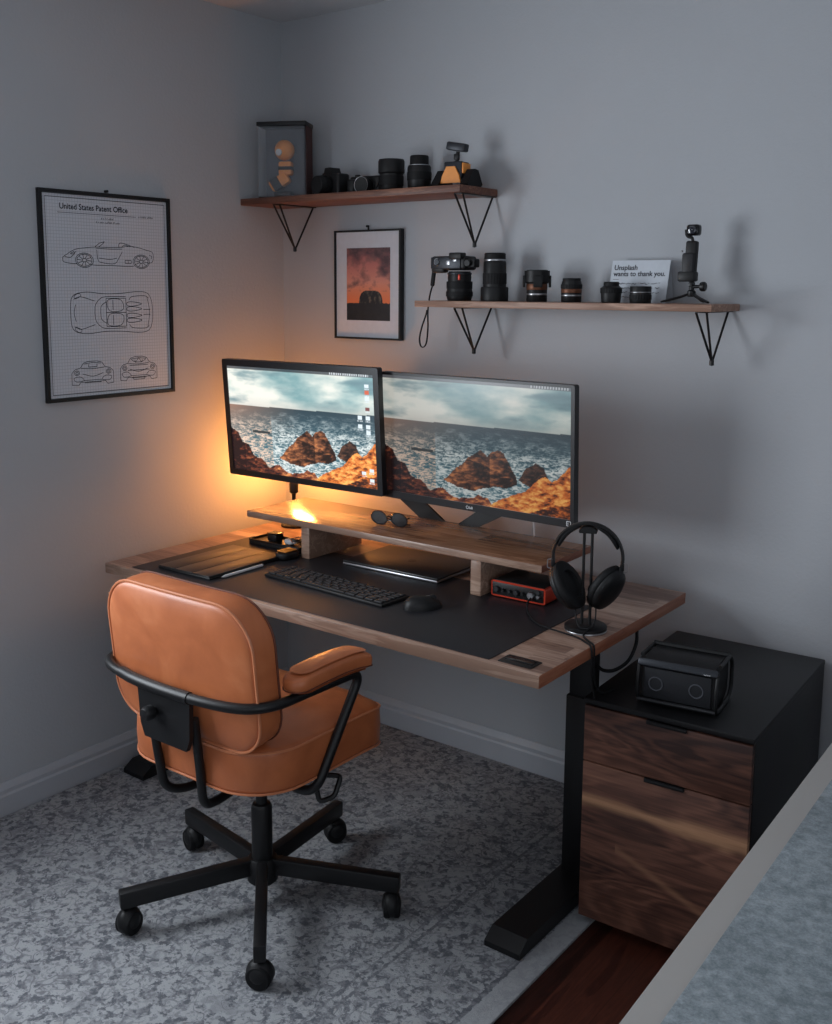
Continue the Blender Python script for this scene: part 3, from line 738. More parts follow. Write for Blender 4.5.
# headphone stand + headphones
HX, HY = 1.522, -.54; TH = R(24)
st = thing('headphone_stand', (HX, HY, DZ), 'black two pole headphone stand with round base on the right desk end', 'headphone stand', TH)
bm = B(); lathe(bm, [(.0,.0005), (.050,.0005), (.0515,.004), (.0515,.011), (.047,.0145), (0,.0145)], n=40); bs = finish(bm, 'base', M['black'], st)
bm = B(); lathe(bm, [(.0518,.0006), (.0522,.002), (.0522,.0035), (.0516,.0045)], n=40, cap=False); finish(bm, 'base_rim', M['silver'], bs)
for s in (-1, 1):
    bm = B(); tube(bm, [(s*.0095,0,.012), (s*.0095,0,.247)], .0036, n=12); finish(bm, 'pole', M['black'], st)
bm = B(); prism(bm, [(-.022,0), (-.014,.008), (0,.011), (.014,.008), (.022,0), (.02,-.005), (-.02,-.005)], -.022, .022, mp=lambda a,b,d:(a,d,b+.25)); finish(bm, 'cradle', M['black'], st, angle=30)
hp = thing('headphones', (HX, HY, DZ+.2595), 'black over-ear headphones hanging on the two pole stand', 'headphones', TH)
arc = [(.083*math.sin(t)*1.0, 0, -.083+.083*math.cos(t)+.006) for t in [R(-98+196*k/28) for k in range(29)]]
bm = B(); tube(bm, arc, .0062, n=10, flat=(.7,1.9)); finish(bm, 'headband', M['plastic'], hp)
bm = B(); tube(bm, [(x*.90, y, z-.004) for x, y, z in arc[4:13]], [.005,.008,.009,.009,.009,.009,.009,.008,.005], n=10, flat=(.7,1.8)); finish(bm, 'headband_pad', M['rubber'], hp)
bm = B(); tube(bm, [(x*.90, y, z-.004) for x, y, z in arc[16:25]], [.005,.008,.009,.009,.009,.009,.009,.008,.005], n=10, flat=(.7,1.8)); finish(bm, 'headband_pad', M['rubber'], hp)
for s in (-1, 1):
    c = Vector((s*.049, 0, -.153)); ax = Vector((s*.95, -.38*s if s < 0 else -.45, .28)).normalized()
    if s < 0: ax = Vector((-.76, .34, -.52)).normalized()
    else: ax = Vector((.72, -.50, -.46)).normalized()
    zz = Vector((0,0,1)); u = (zz-ax*zz.dot(ax)).normalized(); v = ax.cross(u)
    def oval(bm, prof, sc=1.22):
        n = 30; rings = [[bm.verts.new(c+ax*d+(u*math.cos(2*PI*k/n)*r*sc+v*math.sin(2*PI*k/n)*r)*1.12) for k in range(n)] for r, d in prof]
        for a, b in zip(rings, rings[1:]):
            for k in range(n): bm.faces.new((a[k], a[(k+1) % n], b[(k+1) % n], b[k]))
        bm.faces.new(rings[0][::-1]); bm.faces.new(rings[-1])
    bm = B(); oval(bm, [(.012,.020), (.03,.019), (.040,.013), (.043,.006), (.043,.0)]); cup = finish(bm, 'ear_cup', M['plastic'], hp, angle=50)
    bm = B(); oval(bm, [(.042,.0), (.045,-.004), (.045,-.014), (.038,-.021), (.026,-.020), (.024,-.012)]); finish(bm, 'ear_pad', M['rubber'], cup, angle=50)
    bm = B(); tube(bm, [c+ax*.009+u*math.cos(t)*.0535+v*math.sin(t)*.0445 for t in [R(-75+150*k/16) for k in range(17)]], .0022, n=8); finish(bm, 'yoke', M['steel_blue'], cup)
    top = c+ax*.009+u*.054
    bm = B(); tube(bm, [top, (top+Vector((s*.0815,0,-.088)))/2, Vector((s*.0815,0,-.088))], .0035, n=8); box(bm, (s*.0825,0,-.094), (.009,.016,.026), .003); finish(bm, 'slider', M['black'], hp)
    bm = B(); tube(bm, fillet([(s*.086,-.006,-.086), (s*.0955,-.006,-.088), (s*.0955,-.006,-.108), (s*.086,-.006,-.11)], .003, 3), .0014, n=6); finish(bm, 'hinge_clip', M['silver'], hp)
cth, sth = math.cos(TH), math.sin(TH)
def hw(x, y, z): return (HX+x*cth-y*sth, HY+x*sth+y*cth, DZ+z)
ZC = DZ+.0172
bm = B()
tube(bm, smooth_pts([hw(-.026,-.008,.066), hw(-.022,-.024,.038), hw(-.012,-.04,.0185), hw(.01,-.045,.0175)], 5), .0019, n=6)
tube(bm, smooth_pts([hw(.024,-.01,.066), hw(.024,-.026,.038), hw(.018,-.038,.022), hw(.01,-.045,.0175)], 5), .0019, n=6)
tube(bm, smooth_pts([hw(.01,-.045,.0175), (1.548,-.60,.7165), (1.575,-.622,.7135), (1.5895,-.632,.7128), (1.5955,-.636,.705), (1.597,-.637,.67), (1.600,-.634,.62), (1.606,-.61,.592), (1.612,-.56,.585)], 6), .0024, n=6)
tag(finish(bm, 'black_cable', M['rubber']), 'black headphone cable running down over the right desk edge', 'cable')
bm = B(); tube(bm, smooth_pts([(1.318,-.4555,.731), (1.322,-.48,.722), (1.36,-.535,.7155), (1.42,-.59,.7155), (1.49,-.607,.7155), (1.535,-.611,.7135), (1.572,-.632,.7135), (1.5905,-.645,.7115), (1.5975,-.65,.69), (1.5985,-.652,.64), (1.605,-.645,.588)], 6), .0024, n=6)
tag(finish(bm, 'black_cable', M['rubber']), 'dark audio cable from the red interface across the mat to the desk edge', 'cable')
bm = B(); tube(bm, smooth_pts([(1.575,-.36,.674), (1.592,-.40,.65), (1.596,-.45,.622), (1.58,-.49,.606), (1.555,-.50,.602), (1.531,-.49,.606)], 6), .0045, n=8)
tag(finish(bm, 'desk_cable', M['rubber']), 'thick black cable looping below the right desk edge', 'cable')
bm = B(); tube(bm, smooth_pts([(1.40,-.3,.7135), (1.43,-.34,.72), (1.44,-.37,.76), (1.46,-.38,.78), (1.462,-.37,.74), (1.455,-.34,.7145), (1.44,-.29,.7135)], 6), .0022, n=6)
tag(finish(bm, 'loose_cable', M['rubber']), 'thin black cable looping up behind the headphones', 'cable')

# ------------------------------------------------------------------ drawer cabinet
cab = thing('drawer_cabinet', (1.5778,-.6429,0), 'black filing cabinet with two figured walnut drawer fronts', 'cabinet', .04)
KWd, KDp, KH = .3955, .60, .584
bm = B(); box(bm, (KWd/2+.01, KDp/2+.03, .0154), (KWd-.06, KDp-.12, .03), .0); finish(bm, 'plinth', M['black'], cab, smooth=False)
bm = B(); box(bm, (KWd/2, KDp/2+.009, .3+.002), (KWd, KDp-.018, .540), .001); finish(bm, 'body', M['black'], cab)
bm = B(); box(bm, (KWd/2, KDp/2-.001, KH-.0065), (KWd+.002, KDp, .013), .0015); finish(bm, 'top_panel', M['black'], cab)
for zlo, zhi in ((.431,.5665), (.033,.4275)):
    bm = B(); box(bm, (KWd/2, .0085, (zlo+zhi)/2), (KWd-.004, .017, zhi-zlo), .0012); dr = finish(bm, 'drawer', M['drawer_wood'], cab)
    bm = B(); box(bm, (.202, -.0015, zhi-.0035), (.094, .008, .0075), .001); box(bm, (.202, .003, zhi+.001), (.094, .014, .0015)); finish(bm, 'handle', M['black'], dr)
# bluetooth style speaker
SPX, SPY, SPR = 1.684, -.588, R(8)
sp = thing('portable_speaker', (SPX, SPY, KH), 'black portable speaker with round drivers on top of the cabinet', 'speaker', SPR)
SW, SD, SH = .186, .14, .108
bm = B()
prof = [(0,.014), (.012,.004), (.05,.002), (.11,.004), (.138,.016), (.144,.05), (.138,.088), (.118,.104), (.06,.1075), (.02,.106), (.003,.094), (-.001,.05)]
prism(bm, prof, .012, SW-.012, mp=lambda a,b,d:(d,a,b)); finish(bm, 'body', M['plastic'], sp, angle=40)
bm = B(); box(bm, (SW/2,-.001,.052), (SW-.034,.006,.072), .002); gr = finish(bm, 'front_grille', M['speaker_cloth'], sp)
for x in (.044, .136):
    bm = B(); tube(bm, [(x+.0155*math.cos(2*PI*k/30), -.0045, .052+.0155*math.sin(2*PI*k/30)) for k in range(30)], .0015, n=6, closed=True); finish(bm, 'driver_ring', M['ring_grey'], gr)
bm = B(); box(bm, (SW/2,.0,.098), (SW-.004,.022,.017), .004, rot=Euler((R(-24),0,0))); tb_ = finish(bm, 'top_bar', M['steel_blue'], sp)
bm = B(); O = [(.0025*math.cos(2*PI*k/16), .0025*math.sin(2*PI*k/16)) for k in range(16)]
mpb = lambda a, b: (SW-.03+a, -.0118+b*.42, .0985+b*.9)
ribbon(bm, O, .0012, mpb, closed=True); text_bm(bm, 'LG', .0062, lambda a, b: mpb(a+.0042, b-.0022), bold=.0001)
ribbon(bm, [(-.145,.001), (-.118,.001)], .0016, mpb)
finish(bm, 'logo', M['white_plastic'], tb_, smooth=False)
for x in (.004, SW-.004):
    bm = B(); pts = fillet([(x,.0,.096), (x,-.012,.06), (x,-.012,.014), (x,.02,.005), (x,.12,.005), (x,.145,.02), (x,.145,.085), (x,.12,.106), (x,.02,.108)], .016, 5)
    tube(bm, pts, .0046, n=8, flat=(1,1.2)); finish(bm, 'side_frame', M['plastic'], sp)
bm = B(); tube(bm, [(.004,-.012,.013), (SW-.004,-.012,.013)], .0045, n=8); finish(bm, 'bottom_bar', M['grey_plastic'], sp)
bm = B(); tube(bm, [(.004,.118,.107), (SW-.004,.118,.107)], .0065, n=8); finish(bm, 'carry_handle', M['plastic'], sp)

# ------------------------------------------------------------------ second table in the lower right corner
TX, TZ = 2.236, .79
t2 = thing('side_table', (TX+.45,-1.45,0), 'pale edged table with grey felt top in the lower right corner', 'table', R(1.4))
bm = B(); box(bm, (0,0,TZ-.0145), (.9,1.9,.025), .002); finish(bm, 'tabletop', M['pale_edge'], t2)
for sx in (-1,1):
    for sy in (-1,1):
        bm = B(); box(bm, (sx*.40,sy*.86,(TZ-.0275)/2+.0002), (.045,.045,TZ-.028), .003); finish(bm, 'leg', M['pale_edge'], t2)
bm = B(); box(bm, (0,0,.0017), (.835,1.82,.003), .001)
ft = tag(finish(bm, 'felt_mat', M['felt']), 'grey felt mat lying on the pale edged table', 'felt mat'); ft.location = (TX+.4535,-1.45,TZ-.0018); ft.rotation_euler = (0,0,R(1.4))

# ------------------------------------------------------------------ wall shelves
def wall_shelf(x0, x1, dep, ztop, th, label, mat, brx, apex):
    s = thing('wall_shelf', ((x0+x1)/2, -dep/2-.003, ztop-th), label, 'shelf', 0, 'walnut wall shelves on the back wall')
    o = Vector((-(x0+x1)/2, dep/2+.003, -(ztop-th)))
    bm = B(); box(bm, Vector(((x0+x1)/2, -dep/2-.003, ztop-th/2))+o, (x1-x0, dep-.006, th), .0015); finish(bm, 'shelf_board', mat, s)
    for bx in brx:
        zb = ztop-th; bm = B()
        box(bm, Vector((bx, -.098, zb-.0016))+o, (.03,.185,.003), .0008)
        A = Vector((bx, -.10, zb-apex))
        for p in ((bx-.014,-.186,zb-.003), (bx+.014,-.186,zb-.003)):
            tube(bm, [Vector(p)+o, A+Vector((0,0,.004))+o], .0032, n=8)
        tube(bm, [Vector((bx+.004,-.012,zb-.003))+o, A+Vector((0,.003,.004))+o], .0032, n=8)
        lathe(bm, [(.0,-.007), (.006,-.005), (.006,.008), (.0,.012)], A+o, n=12)
        finish(bm, 'bracket', M['black'], s)
    return s
wall_shelf(.002, .9064, .2087, 1.8285, .0215, 'upper walnut wall shelf with black hairpin brackets near the corner', M['shelf_wood'], (.151,.888), .148)
wall_shelf(.7429, 1.6692, .2053, 1.494, .0185, 'lower walnut wall shelf with black hairpin brackets holding lenses', M['shelf_light'], (.891,1.636), .135)
ZU, ZL = 1.8286, 1.4941

def lens(x, y, z, label, spec, group, rz=0, name='camera_lens'):
    t = thing(name, (x, y, z), label, 'lens', rz, group)
    for nm, kind, a in spec:
        bm = B()
        if kind == 'L': lathe(bm, a, n=32)
        else: ribbed(bm, a[0], a[1], a[2])
        mt = {'barrel':'plastic', 'focus_ring':'rubber', 'metal_ring':'silver', 'lens_cap':'rubber', 'hood':'plastic', 'copper_ring':'gold', 'collar':'plastic', 'red_ring':'red', 'front_glass':'glassy'}[nm]
        finish(bm, nm, M[mt], t)
    return t
G2 = 'lenses standing on the lower wall shelf'; G1 = 'lenses standing on the upper wall shelf'
lens(.968,-.11,ZL, 'tall black telephoto lens with reversed hood, next to the downturned camera', [
    ('hood','L',[(.039,0),(.041,.002),(.041,.038),(.039,.042),(.036,.042)]), ('barrel','L',[(.034,0),(.034,.06),(.0335,.112),(.031,.118)]),
    ('focus_ring','R',(.0352,.05,.082)), ('metal_ring','L',[(.0322,.117),(.0326,.118),(.0326,.1215),(.0322,.1225)]), ('lens_cap','L',[(.0315,.1225),(.0315,.138),(.029,.141),(0,.141)])], G2)
lens(1.112,-.11,ZL, 'short zoom lens with wide petal hood and copper band', [
    ('barrel','L',[(.028,0),(.0295,.002),(.0295,.062)]), ('metal_ring','L',[(.0297,.019),(.0302,.02),(.0302,.023),(.0297,.024)]),
    ('copper_ring','L',[(.0297,.034),(.0303,.035),(.0303,.05),(.0297,.051)]), ('hood','L',[(.031,.052),(.036,.056),(.0365,.088),(.034,.0885),(.033,.07),(0,.07)]), ('lens_cap','L',[(.03,.070),(.03,.0905),(0,.0905)])], G2)
hd = [o for o in bpy.data.objects if o.name.startswith('hood')][-1]
bm = B()
for a in (0, PI/2, PI, 3*PI/2):
    q = a+R(35); c = Vector((.037*math.cos(q), .037*math.sin(q), .058)); box(bm, c, (.006,.026,.034), .002, rot=Matrix.Rotation(q, 3, 'Z'))
finish(bm, 'hood_petals', M['plastic'], hd)
lens(1.224,-.11,ZL, 'small black lens with brown band, third from the left among the upright lenses', [
    ('barrel','L',[(.027,0),(.0285,.002),(.0285,.05),(.026,.06)]), ('metal_ring','L',[(.0287,.017),(.0291,.018),(.0291,.020),(.0287,.021)]),
    ('focus_ring','R',(.0302,.038,.05)), ('copper_ring','L',[(.0287,.026),(.0292,.027),(.0292,.036),(.0287,.037)]), ('lens_cap','L',[(.0255,.058),(.0255,.0655),(.024,.067),(0,.067)])], G2)
lens(1.349,-.115,ZL, 'stubby flared black lens in front of the white card left side', [
    ('barrel','L',[(.024,0),(.026,.002),(.0285,.03),(.0285,.04),(.022,.046)]), ('focus_ring','R',(.0298,.026,.04)), ('lens_cap','L',[(.021,.045),(.021,.055),(.019,.057),(0,.057)])], G2)
lens(1.438,-.12,ZL, 'flat black pancake lens in front of the white card right side', [
    ('barrel','L',[(.0275,0),(.0285,.002),(.0285,.043),(.0275,.045),(0,.045)]), ('metal_ring','L',[(.0287,.028),(.029,.0285),(.029,.0297),(.0287,.0302)]), ('focus_ring','R',(.0296,.009,.023))], G2)
lens(.578,-.11,ZU, 'fat black lens with wide cap, left of the two tall upper shelf lenses', [
    ('barrel','L',[(.034,0),(.036,.003),(.037,.06)]), ('focus_ring','R',(.0385,.02,.05)), ('hood','L',[(.037,.055),(.0415,.06),(.0415,.094),(.039,.1),(0,.1)])], G1)
lens(.687,-.11,ZU, 'black lens with silver line and narrower cap on upper shelf', [
    ('barrel','L',[(.034,0),(.036,.003),(.0365,.068),(.034,.074)]), ('focus_ring','R',(.0378,.03,.055)), ('metal_ring','L',[(.0335,.073),(.034,.0735),(.034,.0755),(.0335,.076)]), ('lens_cap','L',[(.029,.075),(.029,.101),(.027,.104),(0,.104)])], G1)

# camera pointing down with its lens on the shelf
cm = thing('camera', (.842,-.11,ZL), 'black mirrorless camera resting lens down on the lower shelf', 'camera')
bm = B(); lathe(bm, [(.035,0),(.0365,.003),(.039,.012),(.039,.03),(.035,.055),(.036,.07),(.033,.088)], n=32); ln = finish(bm, 'lens_barrel', M['plastic'], cm)
bm = B(); ribbed(bm, .0395, .036, .058); finish(bm, 'focus_ring', M['rubber'], ln)
bm = B(); ribbed(bm, .041, .013, .028); finish(bm, 'zoom_ring', M['rubber'], ln)
bm = B(); lathe(bm, [(.0365,.078),(.037,.079),(.037,.083),(.0365,.084)], n=28); finish(bm, 'mount_ring', M['steel_blue'], ln)
bm = B(); box(bm, (.022,-.034,.07), (.006,.006,.016), .001); finish(bm, 'red_badge', M['red'], ln)
bm = B(); box(bm, (-.022,0,.1125), (.128,.066,.042), .009, seg=3); box(bm, (-.06,-.018,.098), (.05,.03,.03), .008); bd = finish(bm, 'body', M['plastic'], cm)
bm = B(); box(bm, (-.028,-.0345,.113), (.108,.0035,.034), .0015); tp = finish(bm, 'top_plate', M['steel_blue'], bd)
bm = B(); box(bm, (.012,-.03,.133), (.045,.03,.02), .004); finish(bm, 'viewfinder', M['plastic'], bd)
bm = B(); lathe(bm, [(.011,0),(.011,.006),(.009,.008),(0,.008)], (.047,-.024,.112), (0,-1,0), n=20); box(bm, (.052,-.006,.112), (.03,.03,.026), .004); finish(bm, 'mode_dial', M['plastic'], bd)
bm = B(); lathe(bm, [(.009,0),(.0085,.004),(0,.004)], (-.058,-.0362,.116), (0,-1,0), n=20); finish(bm, 'shutter_button', M['steel_blue'], bd)
bm = B(); tube(bm, [(-.058+.0105*math.cos(2*PI*k/20), -.0372, .116+.0105*math.sin(2*PI*k/20)) for k in range(20)], .0008, n=5, closed=True); finish(bm, 'dial_ring', M['silver'], bd)
bm = B(); box(bm, (-.018,-.0368,.113), (.013,.0015,.013), .0005); box(bm, (.006,-.0368,.12), (.013,.0015,.006), .0005); finish(bm, 'hot_shoe', M['silver'], bd)
bm = B()
tube(bm, smooth_pts([(-.084,0,.108), (-.094,0,.096), (-.098,.0,.085)], 4), .0022, n=6)
box(bm, (-.1015,.004,.066), (.013,.010,.046), .004, rot=Euler((0,R(8),0)))
tube(bm, smooth_pts([(-.104,.004,.045), (-.114,.006,.02), (-.121,.008,-.01), (-.124,.008,-.04), (-.123,.008,-.085), (-.128,.008,-.13), (-.139,.008,-.146), (-.151,.008,-.142), (-.155,.008,-.118), (-.147,.008,-.085), (-.131,.008,-.045), (-.126,.0065,-.03)], 6), .003, n=6, flat=(.6,1.2))
finish(bm, 'wrist_strap', M['rubber'], cm)
# white folded card
cd = thing('thank_you_card', (1.398,-.04,ZL), 'white folded card with printed thanks behind the small lenses', 'card')
cw, chh = .172, .116
for name, y0, y1 in (('front_leaf', -.022, .004), ('rear_leaf', .030, .0045)):
    bm = B(); q = [(-cw/2,y0,.0003), (cw/2,y0,.0003), (cw/2,y1,chh), (-cw/2,y1,chh)]
    A = [bm.verts.new(p) for p in q]; Bv = [bm.verts.new((p[0],p[1]+.0006,p[2])) for p in q]
    bm.faces.new(A); bm.faces.new(Bv[::-1])
    for k in range(4): bm.faces.new((A[k], A[(k+1) % 4], Bv[(k+1) % 4], Bv[k]))
    lf = finish(bm, name, M['card'], cd, smooth=False)
    if name == 'front_leaf': leaf = lf
mpc = lambda a, b: (-cw/2+.008+a, -.022+.026*(b/chh)-.0007, b)
bm = B(); text_bm(bm, 'Unsplash', .0195, lambda a, b: mpc(a, b+.096-.006), bold=.00035); text_bm(bm, 'wants to thank you.', .0192, lambda a, b: mpc(a, b+.073), bold=.00035)
finish(bm, 'printed_heading', M['ink'], leaf, smooth=False)
bm = B(); rr = random.Random(3)
ribbon(bm, [(0,.064),(.018,.064)], .0012, mpc)
for j in range(4):
    x = .004; yb = .052-.012*j
    pts = []
    while x < cw-.03-.03*(j == 3): pts.append((x, yb+rr.uniform(-.0022,.0026))); x += .0026
    for i in range(0, len(pts)-1):
        if rr.random() < .86: ribbon(bm, pts[i:i+2], .0015, mpc)
finish(bm, 'handwriting', M['ink_grey'], leaf, smooth=False)
# pocket gimbal camera on mini tripod
gc = thing('gimbal_camera', (1.568,-.10,ZL+.0495), 'small black handheld gimbal camera clamped upright on a mini tripod', 'camera')
gc.scale = (.93,.93,.96)
bm = B(); box(bm, (.0,0,.075), (.032,.026,.085), .006, rot=Euler((0,R(2),0))); finish(bm, 'grip_body', M['plastic'], gc)
bm = B(); box(bm, (-.004,-.004,.05), (.034,.034,.07), .006); finish(bm, 'cradle', M['grey_plastic'], gc)
bm = B(); box(bm, (-.006,-.006,.022), (.05,.036,.028), .006); finish(bm, 'cradle_base', M['plastic'], gc)
bm = B(); tube(bm, fillet([(.002,0,.116), (.0,0,.126), (-.017,0,.13), (-.019,0,.148)], .008, 4), .0045, n=8); finish(bm, 'gimbal_arm', M['black'], gc)
bm = B(); box(bm, (.004,0,.146), (.036,.03,.03), .007, seg=3); hd = finish(bm, 'camera_head', M['black_gloss'], gc)
bm = B(); lathe(bm, [(.012,0),(.012,.006),(.009,.0075),(0,.006)], (.006,-.015,.146), (0,-1,0), n=20); finish(bm, 'head_lens', M['glassy'], hd)
bm = B(); lathe(bm, [(.003,0),(.003,.004),(0,.004)], (-.022,-.012,.09), (-1,0,0), n=10); finish(bm, 'screw', M['silver'], gc)
tp = thing('mini_tripod', (1.572,-.10,ZL), 'black mini tripod under the handheld gimbal camera', 'tripod')
bm = B(); lathe(bm, [(.009,.018),(.011,.022),(.011,.032),(.007,.036),(.006,.0595)], n=16); box(bm, (0,0,.05), (.012,.02,.012), .002); finish(bm, 'head', M['black'], tp)
bm = B(); lathe(bm, [(.0045,-.008),(.0045,.02),(.011,.021),(.0125,.025),(.0125,.032),(.01,.035),(0,.035)], (.004,-.002,.0445), (1,0,0), n=16); finish(bm, 'thumb_screw', M['black'], tp)
for a in (R(195), R(-35), R(80)):
    d = Vector((math.cos(a), math.sin(a), 0)); L = .078 if a != R(80) else .06
    bm = B(); tube(bm, smooth_pts([d*.006+Vector((0,0,.026)), d*.03+Vector((0,0,.017)), d*L+Vector((0,0,.0042))], 4), [.006]*5+[.0055]*3+[.004], n=8, flat=(.6,1.1)); finish(bm, 'leg', M['black'], tp)

# window box with a generic toy in it
tn = thing('toy_display_box', (.128,-.118,ZU), 'clear windowed toy box with dark top on the upper shelf corner end', 'box', R(27))
bw, bdp, bh = .162, .088, .235
bm = B()
box(bm, (0,bdp/2-.001,bh/2), (bw,.002,bh), .0); finish(bm, 'back_card', M['printed_grey'], tn, smooth=False)
bm = B(); box(bm, (bw/2+.0018,.004,bh/2), (.0016,bdp-.012,bh-.002), 0); finish(bm, 'side_card', M['brown_box'], tn, smooth=False)
bm = B(); box(bm, (0,0,bh+.007), (bw+.008,bdp+.008,.014), .002); finish(bm, 'box_lid', M['black'], tn)
bm = B(); box(bm, (0,0,.0025), (bw,bdp,.0045), .001); finish(bm, 'box_base', M['black'], tn)
bm = B(); box(bm, (0,-bdp/2+.0,bh/2+.002), (bw-.002,.0012,bh-.008)); box(bm, (-bw/2+.0008,0,bh/2+.002), (.0012,bdp-.004,bh-.008)); finish(bm, 'window', M['clear'], tn, smooth=False)
ty = thing('boxed_toy', (.126,-.124,ZU+.0052), 'orange and black toy blocks inside the clear display box', 'toy', R(27))
bm = B(); box(bm, (0,0,.009), (.06,.04,.018), .003); finish(bm, 'stand', M['black'], ty)
bm = B(); box(bm, (-.012,-.006,.05), (.07,.035,.04), .008, rot=Euler((0,R(-32),0))); b1 = finish(bm, 'block', M['orange'], ty)
bm = B(); box(bm, (-.022,-.008,.044), (.03,.038,.043), .004, rot=Euler((0,R(-32),0))); finish(bm, 'stripe', M['black'], b1)
bm = B(); box(bm, (.008,.0,.095), (.045,.035,.045), .006); b2 = finish(bm, 'block', M['orange'], ty)
bm = B(); box(bm, (.008,-.001,.095), (.047,.036,.012), .002); finish(bm, 'stripe', M['black'], b2)
bm = B(); bmesh.ops.create_icosphere(bm, subdivisions=3, radius=.034, matrix=Matrix.Translation((.004,0,.155))); finish(bm, 'ball', M['orange'], ty)
bm = B(); lathe(bm, [(.011,0),(.011,.006),(0,.007)], (-.006,-.03,.145), (-.2,-1,0), n=16); finish(bm, 'disc', M['white_plastic'], ty)

# cameras lying on the upper shelf
def body_camera(x, y, rz, w, h, d, label, lr, ll, ldir=(0,-1,0), prism_h=.02):
    c = thing('camera', (x, y, ZU), label, 'camera', rz, 'cameras on the upper wall shelf')
    bm = B(); box(bm, (0,0,h/2), (w,d,h), .008, seg=3); box(bm, (-w/2+.014,-d/2-.006,h*.45), (.028,.02,h*.8), .007); bd = finish(bm, 'body', M['plastic'], c)
    if prism_h:
        bm = B(); prism(bm, [(-.024,h-.004), (.024,h-.004), (.013,h+prism_h), (-.013,h+prism_h)], -d/2+.001, d/2-.008, mp=lambda a,b,e:(a+.004,e,b)); finish(bm, 'viewfinder_hump', M['plastic'], bd, angle=25)
    bm = B(); lathe(bm, [(.009,0),(.009,.007),(.007,.008),(0,.008)], (-w/2+.02,0,h-.001), n=16); finish(bm, 'dial', M['black'], bd)
    D = Vector(ldir).normalized(); p = Vector((.006,-d/2+.001,h*.47))
    bm = B(); lathe(bm, [(lr*.95,0),(lr,.003),(lr,ll*.8),(lr*.92,ll)], p, D, n=28); ln = finish(bm, 'lens_barrel', M['plastic'], c)
    bm = B(); ribbed(bm, lr*1.05, ll*.3, ll*.62, p, D); finish(bm, 'focus_ring', M['rubber'], ln)
    bm = B(); lathe(bm, [(lr*.9,ll*.99),(lr*.7,ll*.97),(.0,ll*.9)], p, D, n=28, cap=False); finish(bm, 'front_glass', M['glassy'], ln)
    bm = B(); tube(bm, [p+D*(ll+.0005)+axis_mat(D) @ Vector((lr*.93*math.cos(2*PI*k/28), lr*.93*math.sin(2*PI*k/28), 0)) for k in range(28)], .0009, n=5, closed=True); finish(bm, 'lens_rim', M['silver'] if prism_h == 0 else M['steel_blue'], ln)
    return c
c1 = body_camera(.315,-.09, R(-12), .125, .072, .05, 'bulky black camera with peaked viewfinder next to the toy box', .031, .045)
c2 = body_camera(.462,-.085, R(6), .118, .058, .04, 'slim black camera with a thin silver lens ring on the upper shelf', .0275, .03, prism_h=0)
bm = B(); tube(bm, smooth_pts([(.52,-.09,ZU+.03), (.532,-.11,ZU+.04), (.537,-.13,ZU+.02), (.53,-.14,ZU+.004), (.52,-.15,ZU+.004), (.505,-.155,ZU+.004)], 5), .003, n=6)
o = finish(bm, 'strap', M['rubber'], None); o.parent = c2; o.matrix_parent_inverse = (Matrix.Translation((.462,-.085,ZU)) @ Matrix.Rotation(R(6), 4, 'Z')).inverted()
# generic tracked toy vehicle
rb = thing('toy_vehicle', (.83,-.115,ZU), 'orange and black tracked toy vehicle at the right end of the upper shelf', 'toy', R(6))
bm = B(); box(bm, (0,0,.05), (.06,.05,.05), .004); finish(bm, 'cabin', M['steel_blue'], rb)
bm = B(); prism(bm, [(-.034,.012),(.034,.012),(.028,.034),(.014,.06),(-.014,.06),(-.028,.034)], -.032, -.0255, mp=lambda a,b,d:(a-.004,d,b)); finish(bm, 'front_panel', M['orange'], rb, angle=20)
bm = B(); box(bm, (.0325,.0,.055), (.005,.046,.03), .001); finish(bm, 'side_panel', M['orange'], rb)
for s in (-1, 1):
    bm = B(); prism(bm, rrect(.09,.028,.012,4)[:] if False else [(-.048,.006),(-.04,.0),(.036,.0),(.048,.01),(.02,.05),(-.004,.052)], -.013, .013, mp=lambda a,b,d,s=s:(s*.05+d, a, b+.0003)); finish(bm, 'track', M['rubber'], rb, angle=25)
bm = B(); tube(bm, [(.0,.0,.074), (.004,0,.105)], .006, n=8); box(bm, (.0,0,.09), (.016,.014,.018), .003); finish(bm, 'mast', M['plastic'], rb)
bm = B(); box(bm, (.002,0,.119), (.064,.03,.024), .005, rot=Euler((0,R(10),0))); finish(bm, 'mast_head', M['steel_blue'], rb)

# ------------------------------------------------------------------ framed patent drawing on the left wall
Y0, Y1, Z0, Z1 = -.997, -.5259, 1.1957, 1.807
PW, PH = Y1-Y0, Z1-Z0
pf = thing('framed_drawing', (.0005, (Y0+Y1)/2, Z0), 'black framed line drawing of a sports car on the left wall', 'picture')
def framebox(bm, w, h, fw, dep, mp):
    for c, s in (((0,h-fw/2),(w,fw)), ((0,fw/2),(w,fw)), ((-w/2+fw/2,h/2),(fw,h-2*fw)), ((w/2-fw/2,h/2),(fw,h-2*fw))):
        a0, a1, b0, b1 = c[0]-s[0]/2, c[0]+s[0]/2, c[1]-s[1]/2, c[1]+s[1]/2
        prism(bm, [(a0,b0),(a1,b0),(a1,b1),(a0,b1)], 0, dep, mp=mp)
bm = B(); framebox(bm, PW, PH, .0105, .014, lambda a,b,d:(d,a,b)); finish(bm, 'frame', M['black'], pf, smooth=False)
bm = B(); box(bm, (.005,0,PH/2), (.006,PW-.024,PH-.024)); paper = finish(bm, 'paper', M['patent'], pf, smooth=False)
bm = B(); lathe(bm, [(.004,0),(.004,.012),(0,.013)], (.0,.0,PH+.006), (1,0,0), n=10); finish(bm, 'nail', M['black'], pf)
UV = lambda u, v: (.0086, (u-.5)*PW, PH*(1-v))
LW = .0015
bm = B()
ribbon(bm, [(.045,.035),(.955,.035),(.955,.965),(.045,.965)], .0034, UV, closed=True)
